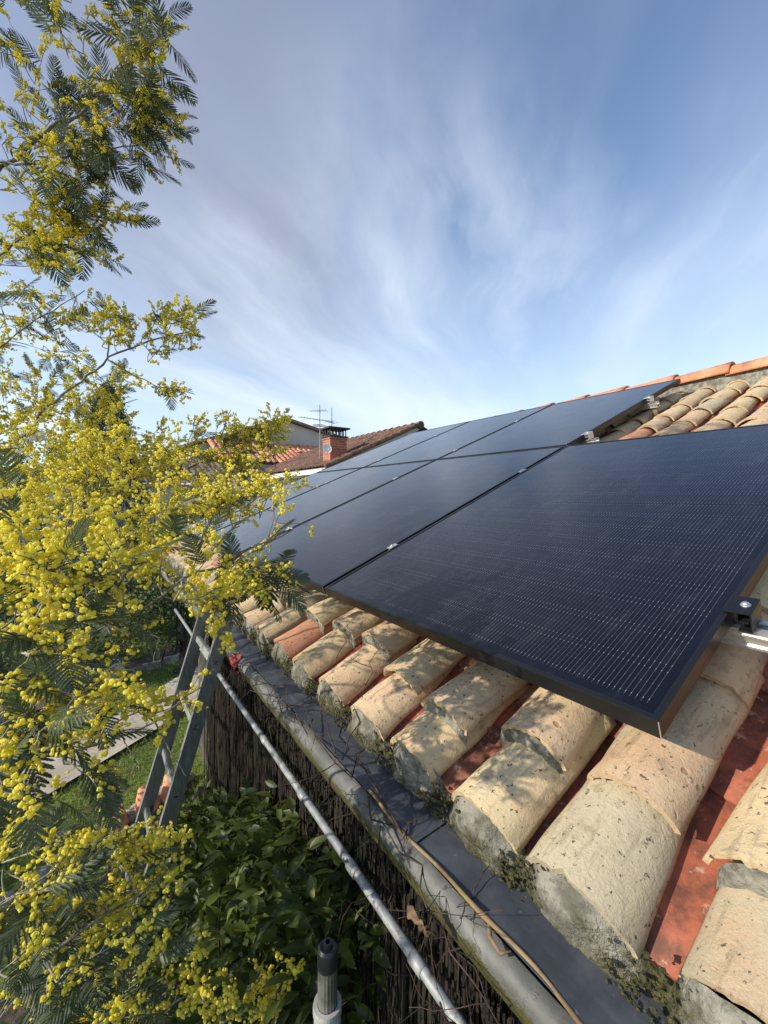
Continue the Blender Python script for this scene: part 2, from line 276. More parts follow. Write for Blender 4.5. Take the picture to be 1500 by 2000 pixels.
# ---------------------------------------------------------------- mesh helpers
class MB:
    def __init__(s): s.v = []; s.q = []; s.t = []; s.c = []; s.n = 0
    def add(s, v, f, col=0.5):
        v = np.asarray(v, float).reshape(-1, 3); k = len(v)
        f = np.asarray(f, int)
        if len(f): (s.q if f.shape[1] == 4 else s.t).append(f+s.n)
        s.v.append(v)
        c = np.asarray(col, float)
        if c.ndim == 0: c = np.full((k, 3), float(c))
        elif c.ndim == 1 and len(c) == 3 and k != 3: c = np.tile(c, (k, 1))
        elif c.ndim == 1: c = np.tile(c[:, None], (1, 3)) if len(c) == k else np.tile(c, (k, 1))
        s.c.append(c); s.n += k; return s.n-k
    def more(s, f, base):        # more faces on verts already added
        f = np.asarray(f, int)+base; (s.q if f.shape[1] == 4 else s.t).append(f)
    def box(s, x0, x1, y0, y1, z0, z1, col=.5, M3=None, off=None):
        v = np.array([(x, y, z) for x in (x0, x1) for y in (y0, y1) for z in (z0, z1)], float)
        if M3 is not None: v = v @ np.asarray(M3).T
        if off is not None: v = v + np.asarray(off)
        s.add(v, [(0, 1, 3, 2), (4, 6, 7, 5), (0, 4, 5, 1), (2, 3, 7, 6), (0, 2, 6, 4), (1, 5, 7, 3)], col)
    def grid(s, P, col=.5, wrap=False, flip=False):   # P (n,m,3)
        P = np.asarray(P, float); n, m = P.shape[:2]
        i = np.arange(n-1)[:, None]; j = np.arange(m if wrap else m-1)[None, :]; j2 = (j+1) % m
        f = np.stack([i*m+j, i*m+j2, (i+1)*m+j2, (i+1)*m+j], -1).reshape(-1, 4)
        if flip: f = f[:, ::-1]
        if not np.isscalar(col):
            col = np.asarray(col, float)
            if col.shape == (n, m): col = col.reshape(-1)
            elif col.ndim == 3: col = col.reshape(-1, 3)
        return s.add(P.reshape(-1, 3), f, col)
    def tube(s, pts, rad, k=6, col=.5, cap=True):
        pts = np.asarray(pts, float); n = len(pts); rad = np.broadcast_to(rad, (n,))
        tg = np.gradient(pts, axis=0); tg /= np.linalg.norm(tg, axis=1)[:, None]+1e-9
        up = np.array([0, 0, 1.]) if abs(tg[0][2]) < .9 else np.array([1., 0, 0])
        a = np.cross(tg, up); a /= np.linalg.norm(a, axis=1)[:, None]+1e-9; b = np.cross(tg, a)
        th = np.arange(k)/k*2*np.pi
        P = pts[:, None]+rad[:, None, None]*(a[:, None]*np.cos(th)[None, :, None]+b[:, None]*np.sin(th)[None, :, None])
        bs = s.grid(P, col, wrap=True)
        if cap and k >= 4:
            for q, r in ((0, 1), ((n-1)*k, 0)):
                idx = [q+i for i in range(k)]
                if r: idx = idx[::-1]
                s.more([(idx[0], idx[i], idx[i+1]) for i in range(1, k-1)], bs)
    def lathe(s, prof, c, k=24, axis=None, col=.5):
        prof = np.asarray(prof, float); th = np.arange(k)/k*2*np.pi
        P = np.stack([prof[:, 0, None]*np.cos(th), prof[:, 0, None]*np.sin(th), np.repeat(prof[:, 1, None], k, 1)], -1)
        if axis is not None: P = P @ np.asarray(axis).T
        s.grid(P+np.asarray(c), col, wrap=True)
    def build(s, name, m, parent=None, local=False, smooth=False, origin=None, bevel=0):
        me = bpy.data.meshes.new(name)
        v = np.concatenate(s.v); c = np.concatenate(s.c)
        if not local:
            v = v+np.array([0, 0, ZG])
            off = np.zeros(3)
            if parent is not None: off = np.array(WL[parent.name])
            elif origin is not None: off = np.array(origin)+np.array([0, 0, ZG])
            v = v-off
        q = np.concatenate(s.q) if s.q else np.zeros((0, 4), int); t = np.concatenate(s.t) if s.t else np.zeros((0, 3), int)
        me.vertices.add(len(v)); me.vertices.foreach_set('co', v.astype(np.float32).ravel())
        nl = q.size+t.size; me.loops.add(nl)
        me.loops.foreach_set('vertex_index', np.concatenate([q.ravel(), t.ravel()]).astype(np.int32))
        me.polygons.add(len(q)+len(t))
        st = np.concatenate([np.arange(len(q))*4, len(q)*4+np.arange(len(t))*3]).astype(np.int32)
        me.polygons.foreach_set('loop_start', st)
        me.polygons.foreach_set('use_smooth', np.full(len(q)+len(t), smooth))
        me.update(calc_edges=True)
        at_ = me.color_attributes.new('tint', 'FLOAT_COLOR', 'POINT')
        at_.data.foreach_set('color', np.concatenate([c, np.ones((len(c), 1))], 1).astype(np.float32).ravel())
        me.materials.append(m); me.validate()
        o = bpy.data.objects.new(name, me); COL.objects.link(o)
        if parent is not None: o.parent = parent
        if parent is None and origin is not None: o.location = (origin[0], origin[1], origin[2]+ZG)
        WL[o.name] = WL[parent.name] if parent is not None and not local else (tuple(o.location) if parent is None else (0, 0, 0))
        if bevel:
            b = o.modifiers.new('bevel', 'BEVEL'); b.width = bevel; b.segments = 2; b.limit_method = 'ANGLE'
        return o
WL = {}
def tag(o, label=None, cat=None, group=None, kind=None):
    for k, v in (('label', label), ('category', cat), ('group', group), ('kind', kind)):
        if v: o[k] = v
    return o
def thing(name, label, cat, loc=(0, 0, 0), rot=(0, 0, 0), group=None):
    o = bpy.data.objects.new(name, None); COL.objects.link(o); o.empty_display_size = .1
    o.location = (loc[0], loc[1], loc[2]+ZG); o.rotation_euler = rot
    WL[o.name] = tuple(o.location); return tag(o, label, cat, group)
def copy_tree(o, parent=None):
    c = o.copy(); COL.objects.link(c)
    if parent is not None: c.parent = parent; c.matrix_parent_inverse.identity()
    for ch in [x for x in o.children]: copy_tree(ch, c)
    return c
def rf(v, u, h):               # roof coordinates -> space
    v, u, h = np.broadcast_arrays(np.asarray(v, float), u, h)
    return np.stack([v*CS-h*SN, u, v*SN+h*CS], -1)
def resample2(p, k):
    p = np.asarray(p, float); d = np.concatenate([[0], np.cumsum(np.linalg.norm(np.diff(p, axis=0), axis=1))]); t = np.linspace(0, d[-1], k)
    return np.stack([np.interp(t, d, p[:, 0]), np.interp(t, d, p[:, 1])], 1)
def n3(p, s=1.): return mnoise.noise(Vector((p[0]*s, p[1]*s, p[2]*s)))

# ---------------------------------------------------------------- the ground
g = MB()
xs = np.concatenate([[-600, -200, -60, -20], np.linspace(-8, 8, 60), [20, 60, 200, 600]]); ys = np.concatenate([[-600, -100, -20], np.linspace(-4, 14, 60), [20, 60, 200, 1500]])
P = np.zeros((len(xs), len(ys), 3))
for i, x in enumerate(xs):
    for j, y in enumerate(ys): P[i, j] = (x, y, -2.65+.03*n3((x*.6, y*.6, 0)))
g.grid(P, flip=True); tag(g.build('lawn', M['lawn'], smooth=True), kind='structure')
def ribbon(name, pts, w0, z, m, seed=1, ww=.08):
    pts = np.asarray(pts, float); k = 40
    tt = np.linspace(0, len(pts)-1, k); c = np.stack([np.interp(tt, range(len(pts)), pts[:, d]) for d in range(2)], 1)
    tg = np.gradient(c, axis=0); tg /= np.linalg.norm(tg, axis=1)[:, None]; nn = np.stack([-tg[:, 1], tg[:, 0]], 1)
    P = np.zeros((k, 5, 3))
    for i in range(k):
        wi = w0*(1+ww*4*n3((c[i][0], c[i][1], seed)))
        for j in range(5):
            q = c[i]+nn[i]*wi*(j/4-.5); P[i, j] = (q[0], q[1], z)
    b = MB(); b.grid(P, flip=True); return tag(b.build(name, m), kind='structure')
ribbon('garden_path', [(-3.2, 3.8), (-1.3, 5.2), (-.35, 5.95), (.3, 6.5), (1.4, 7.6), (2.5, 9.5)], .75, -2.604, M['path'])
ribbon('flower_bed', [(-3.5, 6.4), (-1.0, 7.6), (.2, 8.35), (1.5, 8.9), (3.4, 9.6)], .5, -2.600, M['soil'], 5)
ribbon('planting_bed', [(-1.6, 1.6), (-.9, 2.9), (-.35, 3.7), (.1, 4.15)], .5, -2.602, M['soil'], 9)
# grass blades on the part of the lawn one can see
gb = MB(); N = 26000
px_ = RNG.uniform(-2.2, 1.4, N); py_ = RNG.uniform(3.9, 10.5, N); hh = RNG.uniform(.02, .055, N); an = RNG.uniform(0, 2*np.pi, N)
keep = np.abs((py_-5.95)-(px_+.35)*.8) > .42
px_, py_, hh, an = px_[keep], py_[keep], hh[keep], an[keep]; N = len(px_)
dx, dy = np.cos(an)*.006, np.sin(an)*.006; lx, ly = RNG.normal(0, .018, N), RNG.normal(0, .018, N)
V = np.stack([np.stack([px_-dx, py_-dy, np.full(N, -2.645)], 1), np.stack([px_+dx, py_+dy, np.full(N, -2.645)], 1), np.stack([px_+lx, py_+ly, -2.64+hh], 1)], 1)
gb.add(V.reshape(-1, 3), np.arange(3*N).reshape(-1, 3), np.repeat(RNG.uniform(0, 1, N), 3))
tag(gb.build('grass', M['grassblade']), 'short green grass growing over the lawn', 'grass', kind='stuff')

# ---------------------------------------------------------------- our house
house = thing('house', 'cream tiled house roof carrying black solar panels, with a slate grey covered gutter', 'house', (3.5, 1.2, -2.65))
Y0, Y1 = -2.2, 5.0
b = MB(); b.box(.22, 6.7, Y0+.1, Y1-.15, -2.7, -.28); 
b.build('wall', M['wall'], house)
for yy in (Y0+.1, Y1-.15-.2):
    b = MB()
    zt = 3.75*SN-.28
    v = [(.22, yy, -.28), (6.7, yy, -.28), (3.48, yy, zt), (.22, yy+.2, -.28), (6.7, yy+.2, -.28), (3.48, yy+.2, zt)]
    k = b.add(v, [(0, 1, 2), (3, 5, 4)]); b.more([(0, 3, 4, 1), (1, 4, 5, 2), (2, 5, 3, 0)], k)
    b.build('gable', M['render'], house)
b = MB()
A0 = rf([-.15, 3.75], Y0, -.235); A1 = rf([-.15, 3.75], Y1, -.235); B0 = rf([-.15, 3.75], Y0, -.275); B1 = rf([-.15, 3.75], Y1, -.275)
v = [A0[0], A0[1], A1[1], A1[0], B0[0], B0[1], B1[1], B1[0]]
b.add(v, [(0, 1, 2, 3), (4, 7, 6, 5), (0, 4, 5, 1), (2, 6, 7, 3), (0, 3, 7, 4), (1, 5, 6, 2)])
v2 = [(2*A0[1][0]-p[0], p[1], p[2]) for p in v]
b.add(v2, [(3, 2, 1, 0), (5, 6, 7, 4), (1, 5, 4, 0), (3, 7, 6, 2), (4, 7, 3, 0), (2, 6, 5, 1)])
roof = b.build('roof', M['wood'], house)
def arc(nphi, a, hgt, ph=78):
    f = np.radians(np.linspace(-ph, ph, nphi)); c0 = math.cos(math.radians(ph))
    return a*np.sin(f)/math.sin(math.radians(ph)), hgt*(np.cos(f)-c0)/(1-c0)
def tile(mb, v0, u0, L, a0, a1, b0, b1, h0, h1, t=.013, yaw=0., tint=(.5, .4, .3), nl=8, na=9, seed=0, rag=.004):
    ya, ha = arc(na, 1, 1); s = np.linspace(0, 1, nl)
    Vv = np.zeros((nl, na)); Uu = Vv.copy(); Hh = Vv.copy(); cols = np.zeros((nl, na, 3))
    for i in range(nl):
        a = a0+(a1-a0)*s[i]; bb = b0+(b1-b0)*s[i]; h = h0+(h1-h0)*s[i]
        for j in range(na):
            q = (seed*1.7, s[i]*3., j/na*4.)
            nz = n3(q); n2_ = n3((seed*2.3+5, s[i]*9, j/na*11))
            Vv[i, j] = v0+L*s[i]+(.0016*n3((seed, j*7.7, 1))+(.020*max(0, n3((seed*5.3, j*.55, 6))-.30))+rag*2*n3((seed*3.1, j*.9, 3))+rag*.8*n3((seed, j*3.1, 8)) if i == 0 else 0)
            Uu[i, j] = u0+a*ya[j]+yaw*(s[i]-.3)*L+.004*nz
            Hh[i, j] = h+bb*ha[j]+.0035*nz+.0016*n2_
    top = rf(Vv, Uu, Hh)
    ya2 = ya*(1-t/a0); 
    Hi = Hh-t*(.35+.65*np.maximum(ha, 0))[None, :]; Ui = Uu-(np.sign(ya)*t*.8*np.abs(ya))[None, :]
    bot = rf(Vv+0*Vv, Ui, Hi)
    b0_ = mb.grid(top, np.tile(tint, (nl*na, 1)).reshape(nl, na, 3), flip=True)
    b1_ = mb.grid(bot, np.tile(tint, (nl*na, 1)).reshape(nl, na, 3))
    d = b1_-b0_
    fv = np.concatenate([top[0], bot[0]+(0, 0, 0)]); mb.add(fv, [(j, j+1, j+1+na, j+na) for j in range(na-1)], np.tile(np.array(tint)*.8, (2*na, 1)))
    f = [((nl-1)*na+j+1, (nl-1)*na+j, (nl-1)*na+j+d, (nl-1)*na+j+1+d) for j in range(na-1)]
    f += [((i+1)*na, i*na, i*na+d, (i+1)*na+d) for i in range(nl-1)] + [(i*na+na-1, (i+1)*na+na-1, (i+1)*na+na-1+d, i*na+na-1+d) for i in range(nl-1)]
    mb.more(f, b0_)
covers = MB(); chans = MB(); CR = []
centers = [-.155, .048, .232, .432, .628, .835]
c_ = centers[0]-.203
while c_ > Y0+.1: centers.insert(0, c_); c_ -= .203
c_ = centers[-1]+.203
while c_ < Y1-.08: centers.append(c_+random.uniform(-.008, .008)); c_ += .203
tints = [(.57, .435, .25), (.62, .475, .28), (.53, .425, .27), (.61, .45, .28), (.57, .405, .245), (.58, .465, .27), (.47, .41, .28), (.66, .51, .30), (.50, .22, .125)]
special = {-.155: ([-.205, -.075, .19], [6, 7, 3]), .048: ([-.222, -.05, .262], [6, 3, 4]), .232: ([-.220, -.062, .24], [5, 3, 0]), .432: ([-.220, -.112, .20], [0, 3, 0]), .628: ([-.218, -.085, .21], [3, 1, 1]), .835: ([-.218, -.03, .26], [4, 4, 1])}
LIPS = []                       # (center, half width, h0, height, v0) of the first cover of each column, for the mortar
for ci, uc in enumerate(centers):
    near = -.5 < uc < 1.3
    sp = special.get(uc)
    vs = list(sp[0]) if sp else [-.218+random.uniform(-.006, .006), -.06+random.uniform(-.05, .04)]
    while vs[-1] < 3.42: vs.append(vs[-1]+random.uniform(.25, .30) if len(vs) > 2 or not sp else vs[-1]+.28)
    for k, v0 in enumerate(vs):
        a0 = random.uniform(.077, .083) if k == 0 else random.uniform(.073, .081); b0 = random.uniform(.052, .060)
        if sp and k == 0 and uc == .048: a0 = .088
        if sp and k < 3: tint = tints[sp[1][k]]
        else:
            tint = random.choice(tints[:8]) if random.random() < .90 else tints[8]
        tint = tuple(np.clip(np.array(tint)*random.uniform(.9, 1.08), 0, 1))
        L = min(random.uniform(.40, .43), 3.70-v0)
        lift = 0 if k == 0 else (.026 if k == 1 else .018)
        hi = near and v0 < .9
        mort = k == 1 and (uc in (.232, .432) or (uc == -.155) or random.random() < .4)
        if mort: lift += .014
        h0 = -.185+lift; h1 = -.186+(.0 if k == 0 else .004)
        if k == 0: L = min(L, .34)
        seed = ci*31+k
        tile(covers, v0, uc+(random.uniform(-.006, .006) if k == 0 else random.uniform(-.013, .013)), L, a0, a0*.82, b0, b0*.86, h0, h1, random.uniform(.009, .012), random.uniform(-.07, .07), tint, 18 if hi else 7, 23 if hi else 9, seed, .0020 if hi else .0015)
        if k == 0: LIPS.append((uc, a0, h0, b0, v0))
        if mort:                 # crescent of mortar closing the gap under the second tile
            na = 25; ya, ha = arc(na, 1, 1); rows = []
            for r in range(5):
                f_ = r/4
                row = []
                for j in range(na):
                    ht = h0-.013+b0*ha[j]*1.0; hb = -.187+(b0)*ha[j]-.004
                    hh_ = ht*(1-f_)+hb*f_
                    vv = v0+.006-.012*math.sin(f_*math.pi*.6)+.006*n3((j*.5, r*.6, seed))
                    row.append(rf(vv, uc+(a0-.003)*ya[j], hh_))
                rows.append(row)
            crest = MB(); crest.grid(np.array(rows), .15); CR.append(crest)
    # channel tiles in the valley to the right of this cover
    un = uc-.1015 if ci == 0 else (uc+centers[ci-1])/2
    vv0 = -.205
    while vv0 < 3.5:
        red = random.random()
        tint = (.37, .108, .056) if red < .7 else (.43, .20, .13)
        na = 11; nl = 6
        f = np.linspace(-1, 1, na); s_ = np.linspace(0, 1, nl)[:, None]
        aa = .072-.008*(1-s_); U = un+aa*f[None, :]; dep = .055
        H = -.212+dep*np.abs(f[None, :])**2.2+.012*(1-s_); Vv = vv0+.40*s_+0*U
        for i in range(nl):
            for j in range(na): H[i, j] += .003*n3((vv0*3+i*.7, un*9, j*.6))
        top = rf(Vv, U, H); bot = rf(Vv, U, H-.012)
        i0 = chans.grid(top, np.tile(tint, (nl*na, 1)).reshape(nl, na, 3), flip=True); i1 = chans.grid(bot, np.tile(tint, (nl*na, 1)).reshape(nl, na, 3)); d = i1-i0
        chans.more([(j, j+1, j+1+d, j+d) for j in range(na-1)], i0)
        vv0 += random.uniform(.27, .31)
covers.build('cover_tiles', M['tile'], roof, smooth=True)
chans.build('channel_tiles', M['channel'], roof, smooth=True)
for q in CR: q.build('tile_mortar', M['mortar'], roof, smooth=True)
# mortar closing the eave, one lumpy band that follows the first row of covers
def lip(u):
    best = -.207
    for (uc, a, h, bb, v0) in LIPS:
        x = abs(u-uc)/a
        if x < 1: best = max(best, h-.012+bb*(1-x**2.3)**.62)
    return best
def bulge(u):
    return max([0]+[max(0, 1-(abs(u-uc)/a)**2) for (uc, a, h, bb, v0) in LIPS])
us = np.concatenate([np.arange(Y0, -.5, .03), np.arange(-.5, 1.6, .006), np.arange(1.6, Y1, .02)])
rows = 12; P = np.zeros((rows, len(us), 3)); C = np.zeros((rows, len(us)))
for j, u in enumerate(us):
    hl = lip(u); bu = bulge(u); top = rf(-.212, u, hl+.002)
    top[0] += .006*(1-bu)+.004
    bot = np.array([-.150+.012*n3((u*7, 3, 1)), u, -.312])
    for i in range(rows):
        f_ = i/(rows-1); p = top*(1-f_)+bot*f_
        p[0] -= (.012*bu+.002)*math.sin(f_*math.pi)*1.0 + .009*n3((u*22, f_*3, 4)) + .004*n3((u*60, f_*9, 2))
        p[2] += .003*n3((u*30, f_*5, 9))
        P[i, j] = p; C[i, j] = min(1, .15+.75*f_**1.5+.55*(1-bu)**2)
b = MB(); b.grid(P, C, flip=False); b.build('eave_mortar', M['mortar'], roof, smooth=True)
# moss cushions in the valleys of the eave
mo = MB(); 
def ico(sub):
    t = (1+5**.5)/2
    v = [(-1, t, 0), (1, t, 0), (-1, -t, 0), (1, -t, 0), (0, -1, t), (0, 1, t), (0, -1, -t), (0, 1, -t), (t, 0, -1), (t, 0, 1), (-t, 0, -1), (-t, 0, 1)]
    f = [(0, 11, 5), (0, 5, 1), (0, 1, 7), (0, 7, 10), (0, 10, 11), (1, 5, 9), (5, 11, 4), (11, 10, 2), (10, 7, 6), (7, 1, 8), (3, 9, 4), (3, 4, 2), (3, 2, 6), (3, 6, 8), (3, 8, 9), (4, 9, 5), (2, 4, 11), (6, 2, 10), (8, 6, 7), (9, 8, 1)]
    v = [np.array(p)/np.linalg.norm(p) for p in v]
    for _ in range(sub):
        nf = []; cache = {}
        def mid(a, b_):
            k = (min(a, b_), max(a, b_))
            if k not in cache: m_ = v[a]+v[b_]; v.append(m_/np.linalg.norm(m_)); cache[k] = len(v)-1
            return cache[k]
        for a, b_, c in f:
            x, y, z = mid(a, b_), mid(b_, c), mid(c, a); nf += [(a, x, z), (b_, y, x), (c, z, y), (x, y, z)]
        f = nf
    return np.array(v), np.array(f)
I0, I1, I2 = ico(0), ico(1), ico(2)
for k in range(2600):
    ci = random.randrange(len(centers)-1); u = (centers[ci]+centers[ci+1])/2+random.gauss(0, .022); f_ = random.random()**.6
    if u > 2.5 or u < -.6: continue
    p = np.array([-.152-.008*f_+random.uniform(-.004, .004), u, -.222-.085*f_]); r = random.uniform(.0012, .0042)
    mo.add(I1[0]*(1+.3*RNG.normal(size=(len(I1[0]), 1)))*r*np.array([.7, 1.3, .8])+p, I1[1], 1.)
tag(mo.build('moss', M['mortar'], roof, smooth=True), kind='stuff')
# ridge
ridge_y = [-1.8, -1.42, -1.04, -.66, -.28, .10, .48, .885, 1.27, 1.68, 2.06, 2.46, 2.86, 3.25, 3.64, 4.03, 4.42]
RX, RZ = 3.75*CS, 3.75*SN
for k, y in enumerate(ridge_y):
    rm = MB(); RZ = 3.75*SN-.020*max(0, y-.9); nA = 17; L = .43; th = np.radians(np.linspace(0, 180, nA))
    for sgn in (0,):
        Pn = []; Pi = []
        for s_ in np.linspace(0, 1, 6):
            r = .112-.016*s_; dz = .016*(1-s_)
            Pn.append([(RX-math.cos(q)*r*1.02, y+L*s_, RZ-.115+dz+math.sin(q)*r*.92+.003*n3((k, s_*3, q))) for q in th])
            Pi.append([(RX-math.cos(q)*(r-.014)*1.02, y+L*s_, RZ-.115+dz+math.sin(q)*(r-.014)*.92) for q in th])
        i0 = rm.grid(Pn); i1 = rm.grid(Pi, flip=True); d = i1-i0
        rm.more([(j+1, j, j+d, j+1+d) for j in range(nA-1)], i0)
        rm.more([((i)*nA, (i+1)*nA, (i+1)*nA+d, i*nA+d) for i in range(5)], i0)
    rm.build('ridge_tile', M['terracotta_ridge'], roof, smooth=True)
rm = MB(); us = np.arange(Y0, Y1, .03); P = np.zeros((6, len(us), 3))
for j, u in enumerate(us):
    for i in range(6):
        f_ = i/5; v = 3.57+.10*f_+.006*n3((u*9, f_*4, 0)); h = -.185+.145*f_+.004*n3((u*20, f_*3, 5)); P[i, j] = rf(v, u, h)
rm.grid(P, np.full((6, len(us)), 0.), flip=False)
rm.build('ridge_mortar', M['mortar'], roof, smooth=True)
# far slope of our roof: a plain tiled field
def roof_field(mb, O, du, dv, Wd, Ln, pitch=.21, course=.33, amp=.045, m_=6, flip=False, step=.018):
    O, du, dv = (np.asarray(q, float) for q in (O, du, dv)); du = du/np.linalg.norm(du); dv = dv/np.linalg.norm(dv); nn = np.cross(du, dv)
    if nn[2] < 0: nn = -nn
    nu = int(Wd/pitch)*m_+1; u = np.linspace(0, Wd, nu); nc = int(Ln/course)
    vs = []; hs = []
    for c in range(nc+1):
        for f_ in (0.02, .98): vs.append(min((c+f_)*course, Ln)); hs.append(step*(1-f_))
    wv = np.abs(np.sin(u/pitch*math.pi))**.8*amp
    P = O+u[None, :, None]*du+np.array(vs)[:, None, None]*dv+(wv[None, :]+np.array(hs)[:, None]+.012*RNG.normal(size=(len(vs), 1))*0)[..., None]*nn
    P = P+RNG.normal(0, .0035, P.shape[:2])[..., None]*nn
    mb.grid(P, flip=flip)
b = MB(); e = (2*RX+.17, Y0, -.30); roof_field(b, e, (0, 1, 0), (-CS, 0, SN), Y1-Y0, 3.7); b.build('rear_tiles', M['roof_orange'], roof)

# gutter: half round body, slate grey cover sheets, lip
gt = MB(); ys_ = np.arange(Y0, Y1+.02, .02)
gp_ = resample2([(-.218, -.316), (-.229, -.317), (-.239, -.323), (-.2455, -.334), (-.2455, -.352), (-.238, -.374), (-.222, -.392), (-.185, -.398), (-.145, -.386), (-.122, -.355), (-.116, -.312)], 22)
P = np.zeros((len(ys_), 22, 3)); C = np.zeros((len(ys_), 22))
for i, y in enumerate(ys_):
    for j, (gx, gz) in enumerate(gp_):
        w_ = .0022*n3((y*7, j*.35, 1)); P[i, j] = (gx+w_, y, gz+.002*n3((y*3, 0, 7))+w_*.5); C[i, j] = min(1, max(0, (j-2.6)/3.))
i0 = gt.grid(P, C, flip=True)
P2 = P.copy(); P2[..., 0] = -.185+(P[..., 0]+.185)*.96; P2[..., 2] = -.34+(P[..., 2]+.34)*.96; gt.grid(P2, 0.)
gutter = gt.build('gutter', M['gutter'], house, smooth=True)
segs = [(Y0, -.90, 0), (-.92, .140, 1), (.125, .322, 0), (.308, 1.29, 1), (1.27, 2.29, 0), (2.27, 3.28, 1), (3.26, 4.2, 0), (4.18, Y1, 1)]
for k, (ya, yb, up) in enumerate(segs):
    cm = MB(); n_ = max(6, int((yb-ya)/.03)); yy = np.linspace(ya, yb, n_); zz = .0055*up
    prof = [(-.120, -.2965), (-.145, -.2985), (-.170, -.3003), (-.192, -.3018), (-.208, -.303), (-.2200, -.3035), (-.2235, -.3035), (-.2235, -.3065)]
    P = np.array([[(x-(.003*up if x < -.215 else 0), y, z+zz+.0025*n3((y*4, x*30, k))+(.002 if abs(y-yb) < .01 else 0)) for x, z in prof] for y in yy])
    cm.grid(P, flip=True); P3 = P.copy(); P3[..., 2] -= .0018; P3[:, 6:, 0] += .0018; i = cm.grid(P3)
    n8 = len(prof)
    cm.more([(j, j+1, j+1+n_*n8, j+n_*n8) for j in range(n8-1)] + [((n_-1)*n8+j+1, (n_-1)*n8+j, (n_-1)*n8+j+n_*n8, (n_-1)*n8+j+1+n_*n8) for j in range(n8-1)], 0)
    cm.build('gutter_cover', M['guard'], gutter, smooth=False)
b = MB(); b.box(-.05, .25, Y0+.1, Y1-.1, -.290, -.265); b.build('soffit', M['wood'], house)

# ---------------------------------------------------------------- solar panels
PW, PL, PG = 1.134, 1.722, .020
def make_panel():
    root = thing('solar_panel', 'x', 'solar panel', (0, 0, 0), (0, -SL, 0), 'black solar panels mounted on the tiled roof')
    b = MB(); r = .011
    # rim of four mitred profiles
    def rim(pts_out, pts_in):
        pass
    O = [(0, 0), (PL, 0), (PL, PW), (0, PW)]; I = [(r, r), (PL-r, r), (PL-r, PW-r), (r, PW-r)]
    for k in range(4):
        a, c = O[k], O[(k+1) % 4]; e, f = I[(k+1) % 4], I[k]
        v = [(*a, 0), (*c, 0), (*e, 0), (*f, 0), (*a, -.035), (*c, -.035), (*e, -.035), (*f, -.035), (*e, -.006), (*f, -.006)]
        b.add(v, [(0, 1, 2, 3), (4, 5, 1, 0), (7, 6, 5, 4), (3, 2, 8, 9)])
    # flange underneath
    b.box(r, .03, r, PW-r, -.035, -.0335); b.box(PL-.03, PL-r, r, PW-r, -.035, -.0335)
    b.box(.03, PL-.03, r, .03, -.035, -.0335); b.box(.03, PL-.03, PW-.03, PW-r, -.035, -.0335)
    fr = b.build('frame', M['frame'], root, local=True, bevel=.0009)
    b = MB(); b.box(r, PL-r, r, PW-r, -.006, -.0022); b.build('glass', M['cells'], root, local=True)
    for x, y in O: b = MB(); b.box(x-.0006, x+.0006, y-.0006, y+.0006, -.034, -.0012); b.build('corner_seam', M['steel'], fr, local=True)
    return root
plab = {(0, 0): 'nearest black solar panel, its cell wires clearly visible, bottom corner over the cream tiles',
        (1, 0): 'second panel of the lower row, next to the nearest large panel',
        (2, 0): 'third panel of the lower row, its lower end behind the mimosa sprays',
        (3, 0): 'farthest panel of the lower row, mostly behind yellow mimosa',
        (1, 1): 'upper row panel closest to the bare tiles and silver rail ends',
        (2, 1): 'middle panel of the upper row, between two black seams under the ridge',
        (3, 1): 'farthest panel of the upper row, in front of the brown neighbouring roof'}
pan = make_panel(); first = True
for (i, j), lab in plab.items():
    o = pan if first else copy_tree(pan)
    first = False
    p = rf(j*(PL+PG), i*(PW+PG), 0.); o.location = (p[0], p[1], p[2]+ZG); o['label'] = lab
